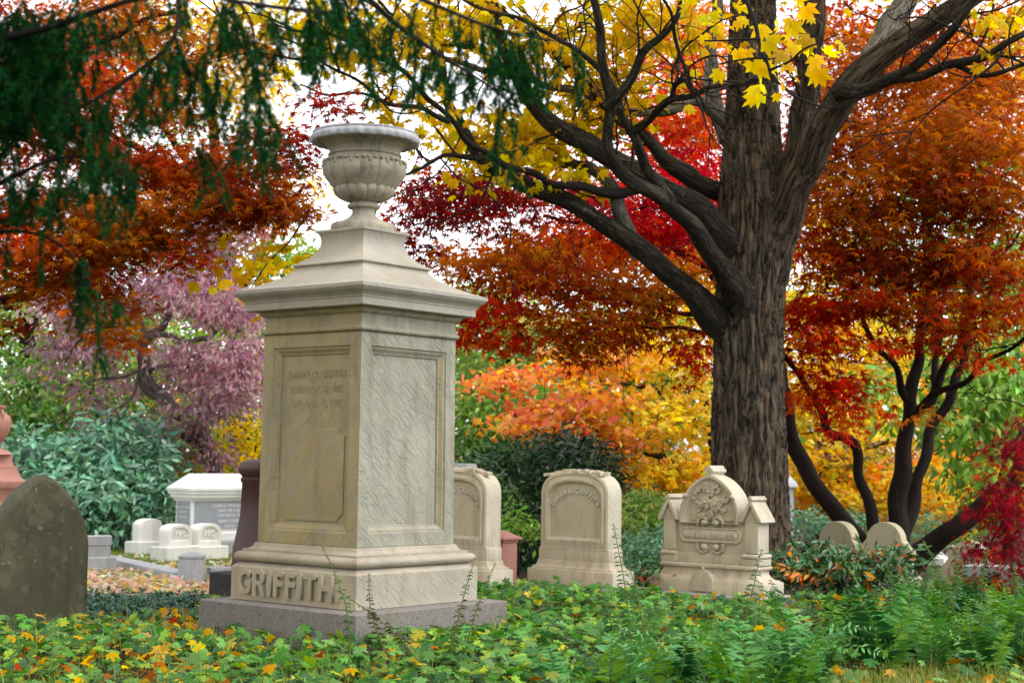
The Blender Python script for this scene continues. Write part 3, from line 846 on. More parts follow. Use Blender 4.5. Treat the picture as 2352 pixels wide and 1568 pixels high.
# kerb of the far lot and its corner post
def kerb(name, label, a, b, wd, ht, group='granite kerbs round the far lot'):
    a, b = Vector((a.x, a.y, 0)), Vector((b.x, b.y, 0))
    L = (b - a).length; ang = math.atan2(b.y - a.y, b.x - a.x)
    t = thing(name, label, 'kerb', a, ang, group)
    k = max(1, int(L / 1.6)); s = L / k
    for i in range(k):
        MB().box(i * s + 0.004, (i + 1) * s - 0.004, -wd / 2, wd / 2, -0.05, ht).build('kerb_stone', M_kerb, t, bevel=0.012)
    return t
post = at(440, 1326, 17.4)
kerb('granite_kerb', 'pale granite kerb running back across the lawn from the post', post + Vector((-0.12, 0.22, 0)), on_z(60, 1250, 0.0), 0.26, 0.09)
kerb('granite_kerb', 'granite kerb between the round post and the red-brown pillar', post + Vector((0.16, 0.1, 0)), post + Vector((1.9, 0.8, 0)), 0.26, 0.16)
kerb('granite_kerb', 'far granite kerb at the foot of the rhododendron', on_z(235, 1252, 0.0), on_z(330, 1246, 0.0), 0.3, 0.12)
t = thing('kerb_post', 'short round granite kerb post with a conical top', 'post', (post.x, post.y, 0))
zq = z_at(post.x, post.y, 1265)
MB().lathe([(0.15, 0.0), (0.148, zq - 0.09), (0.142, zq - 0.08), (0.150, zq - 0.072), (0.150, zq - 0.05), (0.13, zq - 0.038), (0.05, zq - 0.012), (0.012, zq)], 32).build('shaft', M_kerb, t, smooth=40)

# red-brown granite pillar behind the monument
c = at(640, 1335, 14.2)
rp = thing('granite_pillar', 'polished red-brown granite pillar partly hidden behind the tall monument', 'pillar', (c.x, c.y, 0), TH)
zr = lambda y: z_at(c.x, c.y, y)
MB().square([(0.435, 0.0), (0.435, zr(1316)), (0.42, zr(1313))]).build('base', M_dark, rp)
MB().square([(0.305, zr(1313)), (0.300, zr(1255)), (0.295, zr(1250)), (0.262, zr(1190)), (0.258, zr(1170)), (0.252, zr(1110)), (0.262, zr(1106)), (0.262, zr(1098)), (0.252, zr(1095)), (0.276, zr(1086)), (0.280, zr(1074)), (0.268, zr(1064)), (0.22, zr(1056)), (0.10, zr(1052))], c=0.02).build('shaft', M_red, rp, smooth=40)

# pink sandstone urn monument cut by the frame
c = at(-26, 1190, 20.0)
pk = thing('pink_urn_monument', 'pink sandstone monument with a handled urn, cut by the frame edge', 'monument', (c.x, c.y, 0), TH)
zq = lambda y: z_at(c.x, c.y, y)
sq = lambda L: [(px / (1.406 * F / 20.0), zq(y)) for px, y in L]
MB().square(sq([(76, 1330), (76, 1180), (70, 1175), (70, 1148)])).build('die', M_pink, pk)
MB().square(sq([(70, 1148), (72, 1143), (74, 1126), (78, 1122), (82, 1116), (82, 1104)])).build('cornice', M_pink, pk)
MB().square(sq([(80, 1104), (66, 1092), (60, 1076), (60, 1070), (52, 1068), (48, 1060), (48, 1045), (42, 1042)])).build('cap', M_pink, pk)
MB().lathe([(px * 20 / F, zq(y)) for px, y in [(46, 1043), (40, 1036), (20, 1028), (18, 1020), (26, 1012), (38, 990), (42, 968), (38, 955), (24, 945), (22, 940), (28, 936), (28, 930)]], 32).build('urn', M_pink, pk, smooth=50)
for s_ in (-1, 1):
    MB().tube([Vector((s_ * x * 20 / F, 0, zq(y))) for x, y in ((24, 944), (38, 942), (40, 952), (36, 966))], 0.02, 8).build('urn_handle', M_pink, pk)
tm = MB(); tm.prism([(-0.09, zq(1100)), (0.09, zq(1100)), (0.09, zq(1086)), (0.0, zq(1074)), (-0.09, zq(1086))], -0.34, -0.25)
tm.build('carved_niche', M_pink, pk)

# small pink pillar between the headstones, grey stone top, pale column behind the trunk
c = at(1150, 1330, 17.2)
t = thing('pink_pillar', 'small pink sandstone pillar with a pyramid cap behind the cream headstones', 'pillar', (c.x, c.y, 0), TH)
zq = lambda y: z_at(c.x, c.y, y)
MB().square([(0.125, 0.0), (0.125, zq(1246)), (0.135, zq(1244)), (0.14, zq(1238)), (0.165, zq(1237)), (0.165, zq(1233)), (0.10, zq(1226)), (0.09, zq(1224)), (0.02, zq(1217))]).build('shaft', M_pink, t)
c = at(1062, 1330, 17.5)
t = thing('grey_headstone', 'grey stone whose flat top peeks above the half hidden headstone', 'headstone', (c.x, c.y, 0), TH)
zq = lambda y: z_at(c.x, c.y, y)
MB().square([(0.16, 0.10, 0.0), (0.16, 0.10, zq(1090)), (0.12, 0.10, zq(1078)), (0.11, 0.09, zq(1066)), (0.10, 0.08, zq(1064))], c=0.02).build('slab', M_kerb, t)
c = at(1800, 1245, 24.0)
t = thing('pale_column', 'pale grey column monument mostly hidden behind the big maple trunk', 'monument', (c.x, c.y, 0), TH)
zq = lambda y: z_at(c.x, c.y, y)
MB().square([(0.22, 0.0), (0.22, zq(1228))]).build('base', M_granite, t)
MB().square([(0.125, zq(1227)), (0.12, zq(1222)), (0.108, zq(1125)), (0.12, zq(1122)), (0.155, zq(1118)), (0.155, zq(1110)), (0.10, zq(1098)), (0.02, zq(1082))]).build('shaft', M_pale, t)

# shouldered headstones under the Japanese maple
def ogee(wd, H):
    h = wd / 2
    pts = [(h, 0), (h, H - 0.62 * wd), (h * 1.08, H - 0.60 * wd), (h * 1.08, H - 0.53 * wd), (h * 0.98, H - 0.50 * wd), (h * 0.84, H - 0.42 * wd), (h * 0.72, H - 0.34 * wd)]
    for i in range(11):
        a = -0.10 + (math.pi / 2 + 0.10) * i / 10
        pts.append((h * 0.70 * math.cos(a), H - 0.35 * wd + 0.35 * wd * math.sin(a)))
    return pts + [(-x, z) for x, z in reversed(pts[:-1])]
def shoulder_stone(label, px, top_y, d, wd, mat, name='shouldered_headstone', group='shouldered headstones behind the low shrub'):
    p = at(px, top_y, d)
    t = thing(name, label, 'headstone', (p.x, p.y, 0), TH, group)
    t.rotation_euler = (random.uniform(-.04, .03), random.uniform(-.03, .03), TH + random.uniform(-.08, .08))
    MB().square([(wd * 0.62, 0.17, -0.03), (wd * 0.62, 0.17, 0.16), (wd * 0.58, 0.15, 0.19)]).build('base', mat, t)
    o = [(x, z + 0.19) for x, z in ogee(wd, p.z - 0.19)]
    sm = [(x * 0.985, z - 0.006) for x, z in o]
    MB().rings(loops_y([(sm, 0.085), (o, 0.078), (o, -0.078), (sm, -0.085)])).build('slab', mat, t, smooth=40)
shoulder_stone('tan shouldered headstone standing left of its twin, behind the dark shrub', 1925, 1196, 18.2, 0.62, M_tan)
shoulder_stone('tan shouldered headstone with full side showing, in front of the forked trunk', 2034, 1198, 17.6, 0.58, M_tan)
shoulder_stone('tan shouldered headstone peeping out beside the ornate gothic one', 1772, 1228, 19.0, 0.5, M_tan)
shoulder_stone('tall tan headstone in the ferns below the crimson maple', 2225, 1242, 16.5, 0.62, M_tan, group='stones in the ferns')
low_stone('small_headstone', 'little white headstone seen far off under the leaning trunk', 2140, 1300, 22.5, 0.4, 0.22, 1266, TH, M_white, group='white stones far under the trees')
low_stone('small_headstone', 'little white headstone seen far off beside the tall tan stone', 2172, 1296, 23.5, 0.3, 0.22, 1248, TH, M_white, group='white stones far under the trees')
low_stone('square_headstone', 'low grey block stone behind ferns at the frame edge', 2330, 1375, 15.5, 0.9, 0.3, 1300, TH, M_kerb, flat=True)

# ------------------------------------------------------------------ leaf shapes
def star(spec, cy=0.36, droop=0.16, base=0.0):
    """palmate leaf: spec = [(angle from the tip in degrees, radius)], mirrored; tip along +y"""
    a = [(0, spec[0][1])] + spec[1:]
    pts = [(r * math.sin(R(t)), r * math.cos(R(t))) for t, r in a]
    if a[-1][0] == 180: left = [(-x, y) for x, y in reversed(pts[1:-1])]
    else: left = [(-x, y) for x, y in reversed(pts[1:])]
    out = pts + left
    V = [(0, 0, 0.02)] + [(x, y, -droop * (x * x + y * y) + (0.05 if i % 2 else 0)) for i, (x, y) in enumerate(out)]
    V = [(x * 0.62, y * 0.62 + cy, z) for x, y, z in V]
    n = len(out)
    return np.array(V), np.array([(0, i + 1, (i + 1) % n + 1) for i in range(n)])
NORWAY = star([(0, 1.0), (11, .74), (17, .80), (26, .58), (36, .78), (46, 1.0), (56, .76), (70, .56), (82, .64), (95, .80), (112, .56), (150, .46), (180, .12)], droop=0.34)
MAPLE = star([(0, 1.0), (24, .56), (46, .95), (69, .54), (97, .74), (140, .36), (180, .1)])
JMAPLE = star([(0, 1.0), (19, .30), (38, .95), (57, .28), (76, .80), (96, .25), (116, .52), (180, .08)], droop=0.30)
JMAPLE5 = star([(0, 1.0), (24, .30), (48, .92), (74, .27), (102, .62), (180, .06)], droop=0.30)
GERAN = star([(0, .92), (9, .80), (20, .92), (30, .55), (42, .90), (54, .80), (64, .92), (76, .55), (88, .86), (104, .84), (116, .56), (132, .76), (150, .66), (180, .06)], cy=0.0, droop=0.12)
def oval(wd=0.4, fold=0.12, mid=0.45):
    V = np.array([(0, 0, 0), (wd / 2, mid, fold), (0, mid, 0), (-wd / 2, mid, fold), (0, 1, -0.10)], float)
    return V, np.array([(0, 1, 2), (0, 2, 3), (2, 1, 4), (2, 4, 3)])
def lance(wd=0.3, fold=0.06, bend=-0.15):
    V = [(0, 0, 0)]; T = []
    V += [(wd * .42, .3, fold), (0, .3, 0), (-wd * .42, .3, fold), (wd * .5, .6, fold + bend * .3), (0, .6, bend * .3), (-wd * .5, .6, fold + bend * .3), (0, 1, bend)]
    T = [(0, 1, 2), (0, 2, 3), (1, 4, 5), (1, 5, 2), (2, 5, 6), (2, 6, 3), (4, 7, 5), (5, 7, 6)]
    return np.array(V, float), np.array(T)
OVAL = oval(); BROAD = oval(0.62, 0.08); LANCE = lance(0.30); DROOP = lance(0.36, 0.05, -0.35); SMALL = oval(0.5)

def unit(a):
    return a / np.maximum(1e-9, np.linalg.norm(a, axis=1, keepdims=True))

def leaf_arrays(P, tip, nrm, size, cols, tmpl):
    V, T = tmpl
    n = unit(nrm); t = unit(tip - n * np.sum(tip * n, 1, keepdims=True)); b = np.cross(t, n)
    s = np.asarray(size).reshape(-1, 1, 1)
    W = P[:, None, :] + s * (V[None, :, 0:1] * b[:, None, :] + V[None, :, 1:2] * t[:, None, :] + V[None, :, 2:3] * n[:, None, :])
    N, k = len(P), len(V)
    F_ = (T[None] + (np.arange(N) * k)[:, None, None]).reshape(-1, 3)
    return W.reshape(-1, 3), F_, np.repeat(cols, k, axis=0)

def leaf_object(name, batches, mat, parent=None):
    Vs, Ts, Cs, o = [], [], [], 0
    for V, T, c in batches:
        Vs.append(V); Ts.append(T + o); Cs.append(c); o += len(V)
    me = np_mesh(name, np.vstack(Vs), np.vstack(Ts), np.vstack(Cs))
    return tag(link(name, me, mat, parent, world=True), kind='stuff')

def pick(pal, n, jit=0.18):
    p = np.array([q[:3] for q in pal]); wt = np.array([q[3] if len(q) > 3 else 1.0 for q in pal]); wt = wt / wt.sum()
    c = p[rng.choice(len(p), n, p=wt)]
    c = c * (1 + jit * rng.standard_normal((n, 1))) * (1 + 0.4 * jit * rng.standard_normal((n, 3)))
    return np.clip(c, 0.003, 0.95)

def foliage(clumps, pals, tmpl, size, spread=0.16, flat=0.45, sub=14, up=0.9, view=0.25, rnd=0.6, droop=0.35, shell=0.45, keep=None):
    """leaves gathered in sprays inside ellipsoids (px, py, depth, rx px, ry px, rd m, leaves, palette)"""
    out = []; twigs = []
    for cl in clumps:
        px, py, d, rx, ry, rd_, n, pk = cl
        c = np.array(at(px, py, d)); k = d / F
        m = max(3, n // sub)
        q = unit(rng.standard_normal((m, 3))) * (shell + (1 - shell) * rng.random((m, 1)) ** 0.6)
        S = c + q * np.array([rx * k, rd_, ry * k])
        idx = rng.integers(0, m, n)
        L = rng.standard_normal((n, 3)) * np.array([spread, spread, spread * flat])
        P = S[idx] + L
        nr = np.array([0, 0, up]) + np.array([0, -view, 0]) + rnd * rng.standard_normal((n, 3))
        tp = unit(L + 1e-6) + np.array([0, 0, -droop]) + 0.5 * rng.standard_normal((n, 3)) + 0.3 * q[idx]
        scol = pick(pals[pk], m, 0.16)
        lcol = pick(pals[pk], n, 0.26)
        f = (rng.random((n, 1)) < 0.65)
        cols = np.where(f, scol[idx] * (1 + 0.12 * rng.standard_normal((n, 1))), lcol).clip(0.003, 0.95)
        sz = size * (0.55 + 0.7 * rng.random(n))
        ok = P[:, 2] > 0.03
        if keep is not None: ok &= keep(P)
        out.append(leaf_arrays(P[ok], tp[ok], nr[ok], sz[ok], cols[ok], tmpl))
        twigs.append((c, S))
    return out, twigs

# ------------------------------------------------------------------ wood
def catmull(pts, k):
    P = [pts[0] * 2 - pts[1]] + list(pts) + [pts[-1] * 2 - pts[-2]]
    out = []
    for i in range(1, len(P) - 2):
        for j in range(k):
            t = j / k; a, b, c, d = P[i - 1], P[i], P[i + 1], P[i + 2]
            out.append(0.5 * (2 * b + (c - a) * t + (2 * a - 5 * b + 4 * c - d) * t * t + (3 * b - a - 3 * c + d) * t ** 3))
    out.append(pts[-1])
    return np.array(out)

def wood_arrays(pts, rad, n=10, k=5, rough=0.08, wob=0.0, seed=0, ridges=0, ridge_amp=0.0):
    """tapered limb along a smooth curve: vertices, quads, bark coordinates"""
    pts = [np.array(p, float) for p in pts]
    C_ = catmull(pts, k); r_ = catmull([np.array([r]) for r in rad], k)[:, 0]
    m = len(C_); T = np.gradient(C_, axis=0); T = T / np.linalg.norm(T, axis=1, keepdims=True)
    ref = np.array([0.31, -0.95, 0.05]); A = ref - T * (T @ ref)[:, None]; A /= np.linalg.norm(A, axis=1, keepdims=True); B = np.cross(T, A)
    ln = np.concatenate([[0], np.cumsum(np.linalg.norm(np.diff(C_, axis=0), axis=1))])
    ang = np.linspace(0, 2 * np.pi, n, endpoint=False)
    rs = np.random.default_rng(seed)
    ph = rs.random(6) * 6.28
    mod = np.zeros((m, n))
    for q in range(1, 4):
        mod += rough / q * np.sin(q * ang[None] + ph[q] + ln[:, None] * (1.2 + q) / max(0.3, 8 * r_.mean())) 
    if wob: C_ = C_ + wob * np.stack([np.sin(ln * 9 + ph[0]), np.sin(ln * 7 + ph[1]), np.sin(ln * 8 + ph[2])], 1)
    rr = r_[:, None] * (1 + mod)
    if ridges:
        for i in range(m):
            for j in range(n):
                ca, sa = math.cos(ang[j]), math.sin(ang[j])
                v = noise.fractal(Vector((ca * ridges, sa * ridges, ln[i] * 1.9 + seed)), 0.8, 2.1, 4)
                v2 = noise.noise(Vector((ca * ridges * 2.6, sa * ridges * 2.6, ln[i] * 4.0 + 5)))
                rr[i, j] += ridge_amp * (-abs(v) * 1.3 - 0.5 * abs(v2) + 0.55)
    V = C_[:, None] + rr[:, :, None] * (np.cos(ang)[None, :, None] * A[:, None] + np.sin(ang)[None, :, None] * B[:, None])
    bk = np.stack([r_[:, None] * np.cos(ang)[None], r_[:, None] * np.sin(ang)[None], np.repeat(ln[:, None] * 0.16 + seed * 0.37, n, 1)], 2)
    i = np.arange(m - 1)[:, None] * n; j = np.arange(n)[None]; j2 = (j + 1) % n
    Q = np.stack([i + j, i + j2, i + n + j2, i + n + j], 2).reshape(-1, 4)
    return V.reshape(-1, 3), Q, bk.reshape(-1, 3)

def wood_object(name, parts, mat, parent):
    Vs, Qs, Bs, o = [], [], [], 0
    for V, Q, b in parts:
        Vs.append(V); Qs.append(Q + o); Bs.append(b); o += len(V)
    me = np_mesh(name, np.vstack(Vs), np.vstack(Qs), extra=np.vstack(Bs), smooth=True)
    return link(name, me, mat, parent, world=True)

LIMB_SEED = [100]
def limb(parent, pts, mat, name='limb', n=12, k=6, rough=0.07, tip=None, wob=0.0):
    """pts = (px, py, depth, width px)"""
    LIMB_SEED[0] += 1
    P = [at(p[0], p[1], p[2]) for p in pts]; rad = [p[3] * p[2] / F / 2 for p in pts]
    return wood_object(name, [wood_arrays(P, rad, n, k, rough, wob, LIMB_SEED[0])], mat, parent)

def twig_object(parent, twigs, r0, r1, mat, every=1, name='twigs', root=None):
    parts = []
    for c, S in twigs:
        if root is not None: c = c
        for s in S[::every]:
            mid = (c + s) / 2 + rng.standard_normal(3) * 0.08 * np.linalg.norm(s - c)
            parts.append(wood_arrays([c, mid, s], [r0, (r0 + r1) / 2, r1], 4, 2, 0.0, 0.0, 1))
    if parts:
        tag(wood_object(name, parts, mat, parent), kind='stuff')

def side_branches(parent, limbs, mat, per=6, L=(0.7, 1.9), r=0.011, start=0.25, sub=4, gravity=0.0, seed=5, name='branchlets'):
    """crooked thin branches sprouting along limbs given as (px, py, depth, width)"""
    rs = np.random.default_rng(seed); parts = []
    def crook(p, d, ln, r0, lev):
        pts = [p]; k = max(4, int(ln / 0.22))
        for i in range(k):
            d = d + 0.30 * rs.standard_normal(3) + np.array([0, 0, gravity]); d = d / np.linalg.norm(d)
            pts.append(pts[-1] + d * ln / k)
        parts.append(wood_arrays(pts, list(np.linspace(r0, r0 * 0.3, len(pts))), 5, 3, 0.1, 0.0, int(rs.integers(1000))))
        if lev:
            for i in range(sub):
                j = rs.integers(1, len(pts) - 1); t = pts[j + 1] - pts[j]; t = t / np.linalg.norm(t)
                sd_ = t + 0.8 * rs.standard_normal(3)
                crook(pts[j], sd_ / np.linalg.norm(sd_), ln * rs.uniform(0.3, 0.6), r0 * 0.5, lev - 1)
    for pts in limbs:
        P = catmull([np.array(at(p[0], p[1], p[2])) for p in pts], 8); m = len(P)
        for i in range(per):
            j = int((start + (1 - start) * rs.random()) * (m - 2)); t = P[j + 1] - P[j]; t = t / np.linalg.norm(t)
            d = 0.5 * t + 0.75 * rs.standard_normal(3) * np.array([1, 0.8, 1]) + np.array([0, 0, 0.25])
            crook(P[j], d / np.linalg.norm(d), rs.uniform(*L), r * rs.uniform(0.7, 1.4), 1)
    tag(wood_object(name, parts, mat, parent), kind='stuff')

# ------------------------------------------------------------------ palettes (base colours of the leaves)
PAL = {
    'yellow': [(0.80, 0.54, 0.035, 3), (0.72, 0.50, 0.06, 2), (0.62, 0.50, 0.07, 1), (0.85, 0.60, 0.10, 1)],
    'crimson': [(0.66, 0.014, 0.03, 3), (0.50, 0.012, 0.025, 2), (0.72, 0.06, 0.03, 1)],
    'red': [(0.64, 0.035, 0.018, 3), (0.48, 0.025, 0.015, 2), (0.68, 0.12, 0.02, 1.3)],
    'maroon': [(0.26, 0.022, 0.022, 3), (0.36, 0.05, 0.02, 2), (0.15, 0.02, 0.022, 2), (0.50, 0.03, 0.02, 1)],
    'brown': [(0.46, 0.11, 0.018, 3), (0.36, 0.07, 0.016, 2), (0.55, 0.19, 0.02, 2), (0.33, 0.13, 0.02, 1)],
    'orange': [(0.74, 0.22, 0.02, 3), (0.64, 0.15, 0.02, 2), (0.76, 0.32, 0.03, 1)],
    'redorange': [(0.72, 0.10, 0.02, 3), (0.76, 0.20, 0.03, 2), (0.62, 0.04, 0.02, 2)],
    'rust': [(0.44, 0.06, 0.018, 3), (0.54, 0.13, 0.02, 2), (0.30, 0.03, 0.018, 2), (0.60, 0.23, 0.03, 1)],
    'umber': [(0.30, 0.05, 0.018, 3), (0.22, 0.035, 0.018, 3), (0.40, 0.11, 0.02, 1.5), (0.14, 0.025, 0.018, 1.5)],
    'goldbrown': [(0.60, 0.40, 0.07, 3), (0.44, 0.24, 0.05, 2), (0.36, 0.34, 0.09, 2)],
    'gold': [(0.88, 0.65, 0.16, 3), (0.88, 0.58, 0.15, 2), (0.76, 0.65, 0.19, 3), (0.92, 0.50, 0.17, 1)],
    'coral': [(0.93, 0.46, 0.22, 3), (0.92, 0.34, 0.24, 2), (0.90, 0.56, 0.19, 2)],
    'goldcoral': [(0.90, 0.56, 0.14, 3), (0.93, 0.42, 0.19, 2), (0.78, 0.60, 0.16, 1.5)],
    'green': [(0.10, 0.22, 0.05, 3), (0.15, 0.28, 0.07, 2), (0.22, 0.33, 0.09, 1), (0.07, 0.15, 0.04, 2)],
    'greenyellow': [(0.16, 0.28, 0.06, 3), (0.28, 0.36, 0.09, 2), (0.10, 0.20, 0.05, 2), (0.62, 0.34, 0.05, 0.8)],
    'palegreen': [(0.33, 0.46, 0.12, 3), (0.24, 0.38, 0.10, 2), (0.45, 0.50, 0.15, 1)],
    'lime': [(0.24, 0.42, 0.08, 3), (0.32, 0.48, 0.11, 2), (0.16, 0.32, 0.06, 2)],
    'yew': [(0.018, 0.050, 0.016, 3), (0.03, 0.075, 0.022, 2), (0.012, 0.03, 0.012, 2)],
    'darkgreen': [(0.04, 0.10, 0.03, 3), (0.06, 0.14, 0.045, 2), (0.03, 0.07, 0.025, 2)],
    'pink': [(0.50, 0.33, 0.36, 3), (0.43, 0.27, 0.31, 3), (0.60, 0.45, 0.44, 1.6), (0.30, 0.17, 0.21, 1.5)],
    'mauve': [(0.34, 0.22, 0.26, 3), (0.42, 0.28, 0.31, 2), (0.25, 0.15, 0.17, 2), (0.24, 0.26, 0.13, 0.8)],
    'rhodo': [(0.17, 0.33, 0.22, 3), (0.24, 0.40, 0.29, 2), (0.11, 0.24, 0.14, 2), (0.07, 0.16, 0.08, 1)],
    'forsythia': [(0.75, 0.52, 0.03, 3), (0.60, 0.45, 0.05, 1), (0.35, 0.35, 0.06, 1)],
    'lace': [(0.34, 0.055, 0.07, 3), (0.44, 0.09, 0.09, 2), (0.20, 0.02, 0.04, 2), (0.52, 0.20, 0.05, 0.8)],
    'leuco': [(0.05, 0.13, 0.045, 4), (0.09, 0.19, 0.08, 2), (0.40, 0.12, 0.02, 0.7), (0.03, 0.07, 0.02, 2)],
    'bluegreen': [(0.17, 0.34, 0.20, 3), (0.24, 0.42, 0.26, 2), (0.10, 0.24, 0.12, 2)],
}

# ------------------------------------------------------------------ the big maple
b0 = at(1722, 1290, 18.0)
mp = thing('sugar_maple', 'big old maple with furrowed trunk, spreading limbs and yellow leaves', 'tree', (b0.x, b0.y, 0))
P = [at(x, y, d) for x, y, d in ((1722, 1310, 18), (1722, 1230, 18), (1722, 1120, 18), (1721, 980, 18), (1722, 840, 18), (1723, 720, 18), (1730, 620, 18), (1735, 520, 18), (1733, 430, 18), (1728, 330, 18.05), (1727, 220, 18.1), (1727, 100, 18.2), (1728, 0, 18.3), (1728, -200, 18.6), (1728, -500, 19))]
rd_ = [0.90 * w_ * 18 / F / 2 for w_ in (232, 196, 182, 178, 172, 170, 176, 184, 172, 142, 124, 112, 108, 95, 70)]
V, Q, bk = wood_arrays(P, rd_, 150, 26, 0.03, 0, 3, ridges=8.5, ridge_amp=0.068)
wood_object('trunk', [(V, Q, bk)], M_bark, mp)
